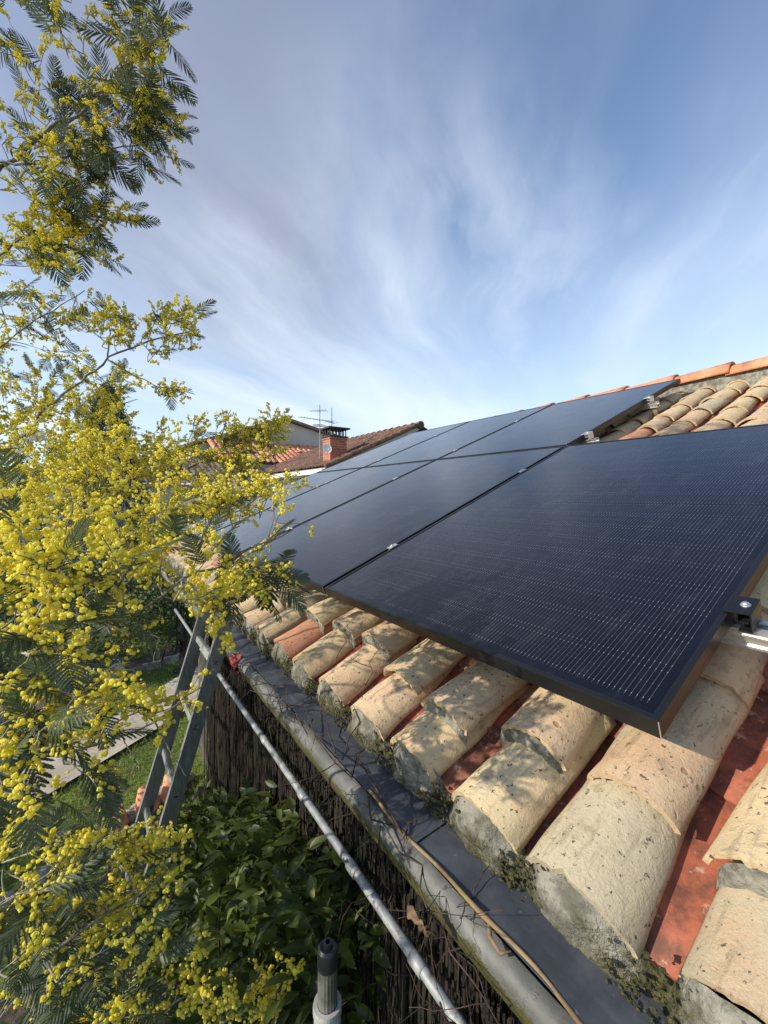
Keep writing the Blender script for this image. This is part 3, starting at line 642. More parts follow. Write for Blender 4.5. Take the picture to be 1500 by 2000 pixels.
# rails with their clamps and roof hooks (local roof coordinates: x up the slope, y along)
def make_rail(v, ua, ub, label, ends, mids, hooks):
    o = thing('mounting_rail', label, 'mounting rail', rf(v, ua, 0.), (0, -SL, 0), 'aluminium rails under the solar panels'); L = ub-ua
    b = MB(); w_ = .020
    b.box(-w_, w_, 0, L, -.078, -.074); b.box(-w_, -w_+.003, 0, L, -.074, -.038); b.box(w_-.003, w_, 0, L, -.074, -.038)
    b.box(-w_+.003, -w_+.012, 0, L, -.041, -.038); b.box(w_-.012, w_-.003, 0, L, -.041, -.038); b.box(-w_+.003, w_-.003, 0, L, -.060, -.057)
    b.box(-w_-.004, -w_, 0, L, -.078, -.072); b.box(-w_-.0025, -w_, 0, L, -.055, -.050)
    b.build('rail_beam', M['steel'], o, local=True)
    def clampmesh(u, end):
        c = MB(); hw = .030 if end else .022
        if end:
            c.box(-hw, hw, u-.034, u+.010, .0015, .0045); c.box(-hw, hw, u-.034, u-.031, -.038, .0015); c.box(-hw, hw, u-.031, u-.012, -.038, -.035); c.box(-hw, hw, u-.014, u-.0115, -.018, .0015); c.box(-hw, hw, u-.0295, u-.014, -.018, -.0155)
        else: c.box(-hw, hw, u-.013, u+.013, .0015, .004); c.box(-hw*.9, hw*.9, u-.006, u+.006, -.036, .0015)
        nm = c.build('end_clamp' if end else 'mid_clamp', M['frame'] if end and v < 1 else M['steel'], o, local=True, bevel=.0008)
        bo = MB(); yb = u-.019 if end else u
        bo.lathe([(0, .0105), (.0045, .0105), (.0060, .009), (.0062, .006), (.0062, .0058), (.0085, .0056), (.0085, .0046)], (0, yb, 0), 14)
        bo.lathe([(.0001, .0112), (.0030, .0112), (.0030, .0106)], (0, yb, 0), 6)
        bo.build('bolt', M['bolt'], nm, local=True)
    for u in ends: clampmesh(u-ua, True)
    for u in mids: clampmesh(u-ua, False)
    for u in hooks:
        h = MB(); h.box(-.012, .012, u-ua-.02, u-ua+.02, -.135, -.0785); h.box(-.012, .14, u-ua-.018, u-ua+.018, -.140, -.135); h.build('roof_hook', M['wood'], o, local=True)
make_rail(.350, -.42, 4.66, 'lowest silver rail, its bright end sticking out past the nearest panel', [0.], [1.144, 2.298, 3.452], [-.2, .98, 2.1, 3.3])
make_rail(1.28, -.42, 4.66, 'second rail from the eave, under the upper half of the lower panels', [0.], [1.144, 2.298, 3.452], [-.2, .98, 2.1, 3.3])
make_rail(1.96, 1.085, 4.66, 'third rail up, its short end beside the corner where four panels meet', [1.154], [2.298, 3.452], [1.112, 2.3, 3.5])
make_rail(2.84, 1.085, 4.66, 'topmost rail, its short end below the ridge tiles', [1.154], [2.298, 3.452], [1.112, 2.3, 3.5])
# offcut block seen beside each upper rail end is the hook above

# ---------------------------------------------------------------- brushwood screen with its top rail
scr = thing('brushwood_screen', 'dark shaggy brushwood screen hung below the grey tube beside the gutter', 'screen', (-.25, .8, -2.65))
b = MB()
for k in range(4800):
    y = random.uniform(-.9, 2.10); x = -.212+random.gauss(0, .014)+.030*n3((y*5, 1, 1)); zt = -.425+random.gauss(0, .022); zb = max(-2.6, zt-random.uniform(.5, 2.4))
    n_ = 6; zz = np.linspace(zt, zb, n_); pts = np.stack([x+np.cumsum(RNG.normal(0, .007, n_)), y+np.cumsum(RNG.normal(0, .012, n_)), zz], 1)
    b.tube(pts, random.uniform(.0009, .0028), 3, random.random()**2, cap=False)
for k in range(1500):
    y = random.uniform(-.9, 2.1); z = -.38-1.8*random.random()**2; d = random.uniform(.03, .14); a = random.uniform(-2.6, -.5)
    p = np.array([-.225, y, z]); q = p+d*np.array([random.uniform(-.5, .1), math.cos(a), math.sin(a)])
    b.tube([p, (p+q)/2+RNG.normal(0, .012, 3), q], [.0014, .0012, .0006], 3, random.random()**2*2.2, cap=False)
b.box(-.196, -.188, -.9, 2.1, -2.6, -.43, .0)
b.build('brush', M['brush'], scr)
for y in (-.7, .62, 2.02): b = MB(); b.tube([(-.165, y, -2.65), (-.165, y, -.46)], .020, 8); b.build('post', M['wood'], scr)
tb = thing('metal_tube', 'thin grey metal tube running below the gutter', 'tube', (-.272, .6, -.44))
b = MB(); yy = np.linspace(-.75, 2.9, 60); xw = -.272+.0015*np.sin(yy*3); 
b.tube(np.stack([xw, yy, -.443+.002*np.sin(yy*2.2)], 1), .0095, 14); b.build('tube', M['pipe'], tb, smooth=True)
for y in (.245, .46, .72, 1.02, 1.45, 2.0):
    b = MB(); b.lathe([(.0095, -.016), (.0112, -.015), (.0112, .015), (.0095, .016)], (-.272, y, -.443+.002*math.sin(y*2.2)), 14, [(1, 0, 0), (0, 0, 1), (0, -1, 0)])
    b.build('collar', M['pipe'], tb, smooth=True)

# ---------------------------------------------------------------- ladder
lad = thing('ladder', 'aluminium ladder leaning against the gutter above the lawn', 'ladder', (-.98, 1.85, -2.65))
dirv = np.array([.60, 0, 2.02]); 
P1 = np.array([-.262, 0, -.31]); S_ = np.array([-.115/.39, 0, -1.]); S_ = (np.array([-.44, 0, -.89])-np.array([-.28, 0, -.37])); S_ = S_/np.linalg.norm(S_)
Nn = np.array([-S_[2], 0, S_[0]]); Nn = Nn/np.linalg.norm(Nn)
if Nn[0] > 0: Nn = -Nn
Q0 = np.array([-.28, 0, -.37])-S_*.16; LEN = (2.65-.37+.16)/abs(S_[2])+.05
M3 = np.stack([S_, np.array([0, 1., 0]), Nn], 1)          # local x down the stile, y along rung, z outwards
hole = [.180+.28*k for k in range(12)]
def stile(yc, side):
    b = MB(); wv_, th_ = .062, .024; hs = [h for h in hole if h < LEN-.1]; xs = [0]
    segs_ = []
    x = 0
    for h in hs: segs_.append((x, h-.013)); x = h+.013
    segs_.append((x, LEN))
    for a, c in segs_: b.box(a, c, -th_/2, th_/2, -wv_/2, wv_/2, M3=M3, off=Q0+np.array([0, yc, 0]))
    for h in hs:
        b.box(h-.013, h+.013, -th_/2, th_/2, .012, wv_/2, M3=M3, off=Q0+np.array([0, yc, 0]))
        b.box(h-.013, h+.013, -th_/2, th_/2, -wv_/2, -.012, M3=M3, off=Q0+np.array([0, yc, 0]))
    s_ = b.build('stile', M['ladder'], lad)
    for h in hs:
        b = MB()
        for (a0, a1, c0, c1) in ((-.0135, -.011, -.0125, .0125), (.011, .0135, -.0125, .0125), (-.011, .011, -.0125, -.010), (-.011, .011, .010, .0125)):
            b.box(h+a0, h+a1, side*(th_/2)-.0015, side*(th_/2)+.0025, c0, c1, M3=M3, off=Q0+np.array([0, yc, 0]))
        b.build('rung_socket', M['alu'], s_)
    b = MB(); b.box(LEN-.03, LEN+.02, -.018, .018, -.036, .036, M3=M3, off=Q0+np.array([0, yc, 0])); b.build('foot', M['cap'], s_)
stile(1.65, -1); stile(2.03, 1)
for h in hole:
    if h > LEN-.1: continue
    b = MB(); b.box(h-.012, h+.012, 1.663, 2.018, -.0115, .0115, M3=M3, off=Q0)
    for q in (-.006, 0, .006): b.box(h-.0135, h-.0119, 1.664, 2.017, q-.001, q+.001, M3=M3, off=Q0)
    b.build('rung', M['alu'], lad)
rg = MB(); base = np.array([-.238, 1.47, -.345]); P = np.zeros((14, 14, 3))
for i in range(14):
    for j in range(14):
        a, c = i/13-.5, j/13-.5
        P[i, j] = base+np.array([-.02*math.cos(c*3)+.018*n3((a*5, c*5, 1)), a*.09+.015*n3((a*4, c*3, 5)), c*.07+.015*n3((a*6, c*4, 9))])
rg.grid(P); P[..., 0] += .004; rg.grid(P, flip=True)
tag(rg.build('red_cloth', M['red'], smooth=True, origin=base), 'red cloth hanging on the gutter edge beside the ladder top', 'cloth')

# ---------------------------------------------------------------- telescopic pole
pc = at(640, 1855, .72); pc[2] -= .0
pl = thing('telescopic_pole', 'upright grey telescopic pole with a black end cap, below the gutter', 'pole', (pc[0], pc[1], -2.65))
ax = np.array([.015, .01, 1.]); ax /= np.linalg.norm(ax); t1 = np.cross(ax, (1, 0, 0)); t1 /= np.linalg.norm(t1); t2 = np.cross(ax, t1); AX = np.stack([t2, -t1, ax], 1)
if np.linalg.det(AX) < 0: AX[:, 0] *= -1
def ribbed(mb, r, z0, z1, k, dr, c):
    th = np.arange(k*4)/(k*4)*2*np.pi; rr = r+dr*((np.arange(k*4) % 4) < 2)
    P = np.array([[(a*math.cos(q), a*math.sin(q), z) for a, q in zip(rr, th)] for z in (z0, z1)]) @ AX.T + c
    mb.grid(P, wrap=True)
b = MB(); ribbed(b, .0165, -.20, .002, 18, .0006, pc); b.build('inner_tube', M['clearpole'], pl)
b = MB(); b.lathe([(.0, .004), (.0045, .004), (.0045, .011), (.0075, .011), (.0075, .005), (.0135, .007), (.0172, .003), (.0180, -.002), (.0180, -.026), (.0170, -.028)], pc, 26, AX)
b.lathe([(.0075, .0105), (.0078, .014), (.0045, .0145)], pc, 8, AX); b.build('end_cap', M['cap'], pl, smooth=False)
b = MB(); ribbed(b, .0225, -.165, -.108, 22, .0009, pc); b.lathe([(.0175, -.103), (.0178, -.094), (.0245, -.094), (.0252, -.098), (.0252, -.108), (.0225, -.110)], pc, 30, AX)
b.lathe([(.0232, -.165), (.0215, -.178), (.0195, -.184)], pc, 30, AX); b.build('locking_collar', M['collar'], pl, smooth=False)
b = MB(); ribbed(b, .0195, -2.6-pc[2], -.180, 18, .0006, pc); b.build('outer_tube', M['clearpole'], pl)

# ---------------------------------------------------------------- neighbouring buildings
S24 = R(24); NV = np.array([math.cos(S24), 0, math.sin(S24)]); NU = np.array([0, 1., 0]); NO = np.array([4.44, 10., 1.15])
nb = thing('brown_roof_house', 'white house beyond the panels with a brown tiled roof and a brick chimney', 'house', (6, 13, -2.65))
b = MB(); b.box(4.85, 12.6, 10.25, 17.3, -2.65, 1.16); b.build('wall', M['white'], nb)
LR = 3.66
ap = NO+NV*LR
b = MB(); k = b.add([(4.7, 10.25, 1.10), (2*ap[0]-4.7, 10.25, 1.10), (ap[0], 10.25, ap[2]-.12), (4.7, 10.45, 1.10), (2*ap[0]-4.7, 10.45, 1.10), (ap[0], 10.45, ap[2]-.12)], [(0, 1, 2), (3, 5, 4)]); b.build('gable', M['grey_render'], nb)
b = MB(); roof_field(b, NO-NV*.0, NU, NV, 6.9, LR, .20, .30, .05, 6, flip=True)
roof_field(b, (2*ap[0]-NO[0], 10, NO[2]), NU, (-NV[0], 0, NV[2]), 6.9, LR, .20, .30, .05, 3, flip=False)
nroof = b.build('roof', M['roof_brown'], nb)
b = MB()   # verge tiles and underlay
off = np.array([-math.sin(S24), 0, math.cos(S24)])
for q in range(12):
    p0 = NO+NV*(q*.305)+NU*-.02+off*.02; p1 = NO+NV*(q*.305+.34)+NU*-.02+off*.005
    b = MB(); b.tube([p0, (p0+p1)/2, p1], [.075, .068, .06], 8, .5); b.build('verge_tile', M['roof_brown'], nroof)
for q in range(18): b = MB(); b.tube([ap+NU*(q*.385-.08)+np.array([0, 0, -.02]), ap+NU*(q*.385+.16)+np.array([0, 0, -.03]), ap+NU*(q*.385+.36)+np.array([0, 0, -.035])], [.13, .12, .11], 8); b.build('ridge_tile', M['roof_brown'], nroof)
b = MB(); v = [NO-off*.03, NO+NV*LR-off*.03, NO+NV*LR-off*.03+NU*6.9, NO-off*.03+NU*6.9]; v += [p-off*.12 for p in v]
b.add(v, [(0, 3, 2, 1), (4, 5, 6, 7), (0, 1, 5, 4), (2, 3, 7, 6), (0, 4, 7, 3), (1, 2, 6, 5)]); b.build('roof_deck', M['grey_render'], nroof)
b = MB(); b.box(4.34, 4.46, 10.0, 16.9, .98, 1.10); b.box(4.46, 4.86, 10.05, 16.9, .96, 1.02); b.build('eave_gutter', M['white'], nb)
for y in (11.2, 13.4, 15.4):
    f = MB(); f.box(4.80, 4.852, y, y+.08, -.6, .75); f.box(4.80, 4.852, y+1.12, y+1.2, -.6, .75); f.box(4.80, 4.852, y+.08, y+1.12, .67, .75); f.box(4.80, 4.852, y+.08, y+1.12, -.6, -.52); f.box(4.80, 4.852, y+.57, y+.63, -.52, .67)
    fo = f.build('window', M['render'], nb); p = MB(); p.box(4.825, 4.845, y+.08, y+1.12, -.52, .67); p.build('pane', M['glass'], fo)
# chimney: two brick flues under one slab
cz = 1.2
ch = MB(); ch.box(4.91, 5.46, 10.6, 11.08, cz, 2.10); ch.box(4.89, 5.48, 10.58, 11.10, 2.03, 2.07)
for yq in (0,): pass
chim = ch.build('chimney', M['brick'], nroof)
b = MB(); b.box(4.87, 5.50, 10.56, 11.12, 2.10, 2.135)
for i in range(6):
    for yy in (10.60, 11.04): b.box(4.91+i*.103, 4.932+i*.103, yy, yy+.03, 2.135, 2.34)
for i in range(1, 3):
    for xx in (4.91, 5.425): b.box(xx, xx+.025, 10.60+i*.15, 10.622+i*.15, 2.135, 2.34)
b.box(4.83, 5.54, 10.52, 11.16, 2.34, 2.385); b.build('chimney_cap', M['dark'], chim)
b = MB(); b.box(4.88, 5.49, 10.57, 11.11, 1.22, 1.34); b.build('flashing', M['grey_render'], chim)
# satellite dish on the chimney
dsh = thing('satellite_dish', 'round white satellite dish on the left side of the brick chimney', 'satellite dish', (4.78, 10.6, 1.72))
b = MB(); dax = np.array([-.2, -.95, .25]); dax /= np.linalg.norm(dax); a1 = np.cross(dax, (0, 0, 1)); a1 /= np.linalg.norm(a1); a2 = np.cross(a1, dax); DX = np.stack([a1, a2, dax], 1)
b.lathe([(.001, 0), (.05, .004), (.09, .013), (.13, .028), (.135, .030), (.13, .024), (.09, .009), (.001, -.006)], (4.78, 10.55, 1.72), 24, DX); b.build('reflector', M['white'], dsh, smooth=True)
b = MB(); b.tube([(4.78, 10.56, 1.72), (4.85, 10.64, 1.70), (4.92, 10.66, 1.70)], .012, 6); b.tube([(4.78, 10.55, 1.57), (4.74, 10.33, 1.68)], .008, 5); b.build('arm', M['alu'], dsh)
b = MB(); b.box(4.72, 4.76, 10.29, 10.35, 1.66, 1.72); b.build('receiver', M['collar'], dsh)
def antenna(name, label, x, y, z0, z1, booms):
    a = thing(name, label, 'antenna', (x, y, z0), group='television antennas beside the chimney')
    b = MB(); b.tube([(x, y, z0), (x, y, z1)], .016, 6); b.build('mast', M['alu'], a)
    for (z, dirn, L, n_, el) in booms:
        d = np.array([math.cos(dirn), math.sin(dirn), 0]); e = np.array([-d[1], d[0], 0]); c = np.array([x, y, z])
        b = MB(); b.tube([c-d*L*.4, c+d*L*.6], .009, 5); b.build('boom', M['alu'], a)
        b = MB()
        for k in range(n_):
            q = c-d*L*.4+d*L*k/(n_-1); s_ = el*(1-.4*k/(n_-1)); b.tube([q-e*s_/2, q+e*s_/2], .006, 4)
        b.build('elements', M['alu'], a)
antenna('television_antenna', 'plain mast antenna standing right behind the chimney cap', 5.38, 11.4, 1.7, 3.12, [(2.66, 3.3, .35, 3, .3)])
antenna('television_antenna', 'taller comb antenna with many cross bars left of the chimney', 4.97, 11.4, 1.5, 3.16, [(2.70, 3.25, 1.15, 12, .34), (2.98, 2.4, .5, 6, .45), (2.52, 4.0, .45, 5, .5)])
b = MB(); 

# grey gabled building behind
gh = thing('gabled_building', 'large plain grey gabled building behind the orange roof', 'building', (6.2, 24, -2.65))
Yg = 20
def gp(px, py, Y):
    r = FW+RT*(px-750)/FPX-UP*(py-1000)/FPX; t = (Y-CAM[1])/r[1]; return CAM+r*t
apx = gp(556, 822, Yg); rt_ = gp(650, 853, Yg); lf = gp(372, 872, Yg)
b = MB(); v = [(lf[0], Yg, -2.65), (rt_[0]+1.5, Yg, -2.65), (rt_[0]+1.5, Yg, rt_[2]-.35), (apx[0], Yg, apx[2]), (lf[0], Yg, lf[2])]
v += [(p[0], Yg+9, p[2]) for p in v]
k = b.add(v, [(0, 1, 2, 4), (5, 9, 7, 6), (0, 5, 6, 1), (1, 6, 7, 2), (0, 4, 9, 5)]); b.more([(4, 2, 3), (9, 8, 7)], k); b.build('wall', M['grey_render'], gh)
b = MB()
for (p, q) in (((lf[0]-.3, lf[2]-.06), (apx[0], apx[2]+.03)), ((apx[0], apx[2]+.03), (rt_[0]+1.8, rt_[2]-.40))):
    v = [(p[0], Yg-.25, p[1]), (q[0], Yg-.25, q[1]), (q[0], Yg+9.2, q[1]), (p[0], Yg+9.2, p[1])]; v += [(x, y, z+.13) for x, y, z in v]
    b.add(v, [(0, 3, 2, 1), (4, 5, 6, 7), (0, 1, 5, 4), (2, 3, 7, 6), (0, 4, 7, 3), (1, 2, 6, 5)])
b.build('roof', M['roof_grey'], gh)
# low house with orange corrugated tiles in front of it
oh = thing('orange_roof_house', 'low house with bright orange tiles between the brown roof and the grey gable', 'house', (7.2, 18.6, -2.65))
C1 = gp(500, 897, 17.4); C2 = gp(655, 866, 19.8)
b = MB(); e0 = np.array([3.9, 17.6, 1.42]); 
b.box(3.6, 9.2, 17.35, 19.95, -2.65, 1.72); b.build('wall', M['grey_render'], oh)
b = MB(); roof_field(b, (3.4, 17.15, 1.74), (1, 0, 0), (0, .92, .40), 6.4, 3.0, .27, .4, .11, 6, flip=False); ro = b.build('roof', M['roof_orange'], oh)
b = MB(); b.lathe([(.11, 0), (.11, .2), (.17, .2), (.17, .26), (.001, .28)], (7.3, 18.4, 2.25), 10); b.build('roof_vent', M['roof_orange'], ro)
# greyish wall and low roofs seen through the mimosa
lw = thing('long_outbuilding', 'long low grey outbuilding behind the mimosa, left of the white house', 'building', (1.5, 15.5, -2.65))
b = MB(); b.box(-.4, 3.6, 15.0, 18.5, -2.65, .75); b.build('wall', M['grey_render'], lw)
b = MB(); roof_field(b, (-.6, 14.8, .72), (1, 0, 0), (0, .95, .30), 4.4, 3.6, .23, .4, .05, 4); b.build('roof', M['roof_grey'], lw)
l2 = thing('garden_shed', 'pale flat walled shed at the left edge, behind the dark hedge', 'shed', (-1.4, 19, -2.65))
b = MB(); b.box(-4.2, -.9, 17, 21, -2.65, 1.1); b.build('wall', M['render'], l2)
b = MB(); b.box(-4.4, -.7, 16.8, 21.2, 1.1, 1.25); b.build('roof', M['roof_grey'], l2)

# ---------------------------------------------------------------- leaf clouds
def leafcloud(mb, C, n, size, cr=None, flat=.6, lw_=.45, updir=0.):
    C = np.asarray(C); n = len(C)
    d = RNG.normal(size=(n, 3)); d[:, 2] += updir; d /= np.linalg.norm(d, axis=1)[:, None]
    s = np.cross(d, RNG.normal(size=(n, 3))); s /= np.linalg.norm(s, axis=1)[:, None]; nn = np.cross(d, s)
    L = size*RNG.uniform(.6, 1.2, n)[:, None]; W_ = L*lw_
    V = np.stack([C, C+d*L*.35+s*W_*.5+nn*L*.06, C+d*L, C+d*L*.35-s*W_*.5+nn*L*.06], 1)
    V2 = V.reshape(-1, 3); f = np.arange(4*n).reshape(-1, 4)
    mb.add(V2, f, np.repeat(RNG.uniform(0, 1, n), 4))
def shell(n, c, r, lumps=9, seed=0):
    rg_ = np.random.default_rng(seed); pts = []
    cs = np.asarray(c)+rg_.normal(size=(lumps, 3))*np.asarray(r)*.42; k = n//lumps
    for q in cs:
        d = rg_.normal(size=(k, 3)); d /= np.linalg.norm(d, axis=1)[:, None]
        pts.append(q+d*np.asarray(r)*rg_.uniform(.35, .62, (k, 1)))
    return np.concatenate(pts)
# cypress seen beyond the mimosa
cy = thing('cypress_tree', 'dark pointed conifer behind the mimosa blossom', 'tree', tuple(gp(215, 1100, 13)[:2])+(-2.65,))
cb = gp(213, 900, 13); topz = gp(213, 762, 13)[2]
b = MB(); b.tube([(cb[0], 13, -2.65), (cb[0], 13, 0), (cb[0], 13, topz-.6)], [.14, .11, .03], 8); b.build('trunk', M['bark'], cy)
n = 16000; f_ = RNG.uniform(0, 1, n)**.8; z = -2.1+(topz+2.1)*f_; rr = (1.02*(1-f_)**.62+.06)*(1+.18*RNG.normal(size=n)); a = RNG.uniform(0, 2*np.pi, n)
C = np.stack([cb[0]+np.cos(a)*rr*.95, 13+np.sin(a)*rr, z+.1*RNG.normal(size=n)], 1)
b = MB(); leafcloud(b, C, n, .13, lw_=.22, updir=1.6); b.build('crown', M['conifer'], cy)
def bush(name, label, cat, c, r, n, size, m, lumps=10, seed=1, stem=True, lw_=.45, group=None):
    t = thing(name, label, cat, (c[0], c[1], -2.65), group=group); b = MB(); leafcloud(b, shell(n, c, r, lumps, seed), n, size, lw_=lw_); b.build('foliage', M[m], t)
    b = MB()
    for q in range(5):
        a = random.uniform(0, 6.28); e = np.array(c)+np.array([math.cos(a)*r[0]*.5, math.sin(a)*r[1]*.5, 0]); b.tube([(c[0], c[1], -2.66), ((c[0]+e[0])/2, (c[1]+e[1])/2, (c[2]-2.65)/2), e], [.03, .02, .008], 5)
    b.build('stem', M['bark'], t); return t
bush('garden_shrub', 'dark green round shrub behind the mimosa at the left edge', 'shrub', (-2.0, 8.8, -1.3), (1.5, 1.2, 1.5), 9000, .10, 'hedge', 12, 3)
bush('garden_shrub', 'reddish brown twiggy shrub in front of the outbuilding', 'shrub', (-.6, 10.5, -1.4), (1.2, 1.0, 1.2), 6000, .09, 'hedge', 10, 5)
bush('garden_shrub', 'low dark shrub across the lawn beyond the ladder', 'shrub', (1.0, 9.6, -1.75), (1.2, .9, 1.0), 7000, .08, 'hedge', 10, 7)
bush('garden_shrub', 'broad dark shrub against the white house wall', 'shrub', (3.3, 11.6, -1.5), (1.6, 1.1, 1.5), 8000, .10, 'hedge', 12, 8)
bush('garden_shrub', 'dark leafy mass under the mimosa beside the path', 'shrub', (-1.85, 3.9, -2.2), (.7, .7, .55), 5000, .05, 'hedge', 9, 11)
# evergreen with oval leaves growing up the screen under the camera
ev = thing('evergreen_shrub', 'glossy oval-leaved evergreen filling the gap below the grey tube', 'shrub', (-.45, 1.0, -2.65))
b = MB(); n = 9500; cs = []
while len(cs) < n:
    y = random.uniform(.30, 2.0); z = random.uniform(-2.5, -.40); x = -.235-abs(random.gauss(0, .15+.22*max(0, -.7-z)))
    if x < -1.: continue
    top = np.interp(y, [.30, .36, .43, .63, 1.03, 1.43, 2.0], [-.95, -.56, -.47, -.49, -.63, -.88, -1.2])+.10*n3((x*9, y*9, 4))-.75*max(0, -x-.36)
    if y < .40+.05*n3((z*9, 1, 2)) and z > -1.0: continue
    if z < top and z > top-.9: cs.append((x, y, z))
C = np.array(cs); d = RNG.normal(size=(n, 3)); d[:, 2] = np.abs(d[:, 2])*.6+.15; d[:, 0] -= .5; d /= np.linalg.norm(d, axis=1)[:, None]
s = np.cross(d, np.array([0, 0, 1.])+RNG.normal(size=(n, 3))*.5); s /= np.linalg.norm(s, axis=1)[:, None]; nn = np.cross(s, d)
L = RNG.uniform(.035, .060, n)[:, None]; W_ = L*RNG.uniform(.34, .46, n)[:, None]
prof = [(0, .06), (.2, .72), (.45, 1.), (.72, .78), (1., .04)]
V = []
for (q, wd) in prof:
    bend = -nn*L*.22*q*q
    V += [C+d*L*q-s*W_*.5*wd+nn*L*.07*wd+bend, C+d*L*q+bend, C+d*L*q+s*W_*.5*wd+nn*L*.07*wd+bend]
V = np.stack(V, 1); fq = []
for i in range(4):
    for j in range(2): fq.append((i*3+j, i*3+j+1, (i+1)*3+j+1, (i+1)*3+j))
F = (np.arange(n)[:, None, None]*15+np.array(fq)[None]).reshape(-1, 4)
b.add(V.reshape(-1, 3), F, np.repeat(RNG.uniform(0, 1, n)**1.4, 15)); b.build('leaves', M['oval'], ev, smooth=True)
b = MB()
for k in range(60):
    x, y, z = C[random.randrange(n)]; b.tube([(-.45+random.uniform(-.15, .15), 1.0+random.uniform(-.3, .4), -2.65), ((x-.45)/2, (y+1.)/2, -1.7), (x, y, z)], [.009, .006, .002], 5)
b.build('stem', M['drytwig'], ev)

# ---------------------------------------------------------------- dry creeper on the gutter
def creeper(name, label, starts, m='drytwig', seed=0, **kw):
    rg_ = random.Random(seed); b = MB()
    for (p, q, r0, nb_) in starts:
        p = np.array(p, float); q = np.array(q, float); k = 14; tt = np.linspace(0, 1, k)[:, None]; L = np.linalg.norm(q-p)
        pts = p*(1-tt)+q*tt+np.array([[n3((i*.5, seed, 1)), n3((i*.5, seed, 5)), abs(n3((i*.5, seed, 9)))*.8] for i in range(k)])*L*.09
        b.tube(pts, np.linspace(r0, r0*.45, k), 6)
        for _ in range(nb_):
            i = rg_.randrange(1, k-1); s0 = pts[i]; d = np.array([rg_.uniform(-1, 1), rg_.uniform(-1, 1), rg_.uniform(-.4, .7)]); l = rg_.uniform(.04, .15)
            w_ = [s0]; 
            for z in range(6): d = d+np.array([rg_.gauss(0, .2), rg_.gauss(0, .2), rg_.gauss(0, .15)-.03]); w_.append(w_[-1]+d/np.linalg.norm(d)*l/6)
            b.tube(w_, np.linspace(r0*.45, .0005, 7), 4, cap=False)
            if rg_.random() < .5:
                w2 = [w_[3]]; d = np.array([rg_.uniform(-1, 1), rg_.uniform(-1, 1), rg_.uniform(-.3, .6)])
                for z in range(4): d = d+np.array([rg_.gauss(0, .3) for _ in range(3)]); w2.append(w2[-1]+d/np.linalg.norm(d)*l/9)
                b.tube(w2, np.linspace(r0*.3, .0004, 5), 3, cap=False)
    return tag(b.build(name, M[m], smooth=True, origin=starts[0][0]), label, 'vine', **kw)
creeper('dry_creeper', 'tangle of thin dark dry creeper lying along the middle of the gutter', [((-.240, .33, -.290), (-.245, 1.55, -.285), .0019, 30), ((-.232, .60, -.293), (-.16, .90, -.255), .0016, 6), ((-.245, .75, -.30), (-.27, 1.3, -.33), .0017, 14)], seed=3)
creeper('dry_creeper', 'thin purple brown creeper reaching up over the cream tiles beside the panel corner', [((-.21, .60, -.285), (-.02, .745, -.105), .0016, 1), ((-.19, .78, -.27), (.02, .98, -.085), .0013, 2)], seed=5)
creeper('dry_creeper', 'loose dark creeper stems hanging over the nearest part of the gutter', [((-.235, .46, -.30), (-.285, .02, -.36), .0020, 12), ((-.245, .33, -.30), (-.12, .36, -.262), .0016, 3), ((-.25, .17, -.31), (-.165, .19, -.287), .0014, 3), ((-.30, .16, -.40), (-.245, .02, -.50), .0016, 7), ((-.243, .40, -.32), (-.29, .30, -.60), .0014, 4)], seed=11)
st = MB(); yy = np.linspace(-.25, .47, 34); 
pts = np.stack([-.2262+.0028*np.sin(yy*31)+.003*np.sin(yy*13), yy, -.2990+.002*np.sin(yy*17)], 1)
rad = .0034+.0011*np.array([n3((y*20, 1, 1)) for y in yy])+.0022*np.exp(-((yy-.135)/.012)**2); st.tube(pts, rad, 8)
st.tube([(-.2235, .135, -.300), (-.238, .12, -.303), (-.240, .10, -.308), (-.228, .09, -.303)], [.003, .0035, .003, .0015], 6)
tag(st.build('bare_stem', M['tanstem'], smooth=True, origin=(-.2475, -.25, -.3)), 'pale tan woody stem running along the outer edge of the near gutter cover', 'stem')
dl = MB(); c = at(795, 1785, .66)
P = np.zeros((12, 9, 3))
for i in range(12):
    for j in range(9):
        a, q = i/11, j/8-.5; wd = math.sin(min(1, a*1.15)*math.pi)**.7*.035+.002
        P[i, j] = c+np.array([a*.018+.010*n3((a*4, q*5, 1)), -a*.035+q*wd*.7, -.02*a+abs(q)*.03+.010*n3((a*5, q*4, 7))])
dl.grid(P); P[..., 2] -= .0008; dl.grid(P, flip=True)
tag(dl.build('dead_leaf', M['deadleaf'], smooth=True, origin=c), 'curled brown dead leaf caught between the grey tube and the gutter', 'leaf')

# ---------------------------------------------------------------- things on the lawn
def pot(label, x, y, s, tilt=0):
    t = thing('terracotta_pot', label, 'pot', (x, y, -2.62), (tilt, 0, 0), 'terracotta pots beside the ladder foot')
    b = MB(); b.lathe([(.001, .262*s), (.070*s, .262*s), (.086*s, .250*s), (.128*s, .055*s), (.146*s, .050*s), (.149*s, 0), (.138*s, 0), (.118*s, .06*s), (.078*s, .24*s), (.001, .245*s)], (0, 0, 0), 28)
    b.build('body', M['pot'], t, local=True, smooth=True)
    b = MB(); b.lathe([(.001, .2632*s), (.012*s, .2632*s)], (0, 0, 0), 12); b.build('drain_hole', M['dark'], t, local=True)
pot('upturned orange terracotta pot just left of the ladder', -.38, 4.15, .80); pot('smaller pinkish upturned terracotta pot, leftmost of the three', -.62, 4.08, .66); pot('upturned terracotta pot seen between the two ladder stiles', -.15, 4.2, .85)
ed = thing('stone_edging', 'rough pale stone edging curving beside the terracotta pots', 'edging', (-.7, 3.9, -2.65))
b = MB()
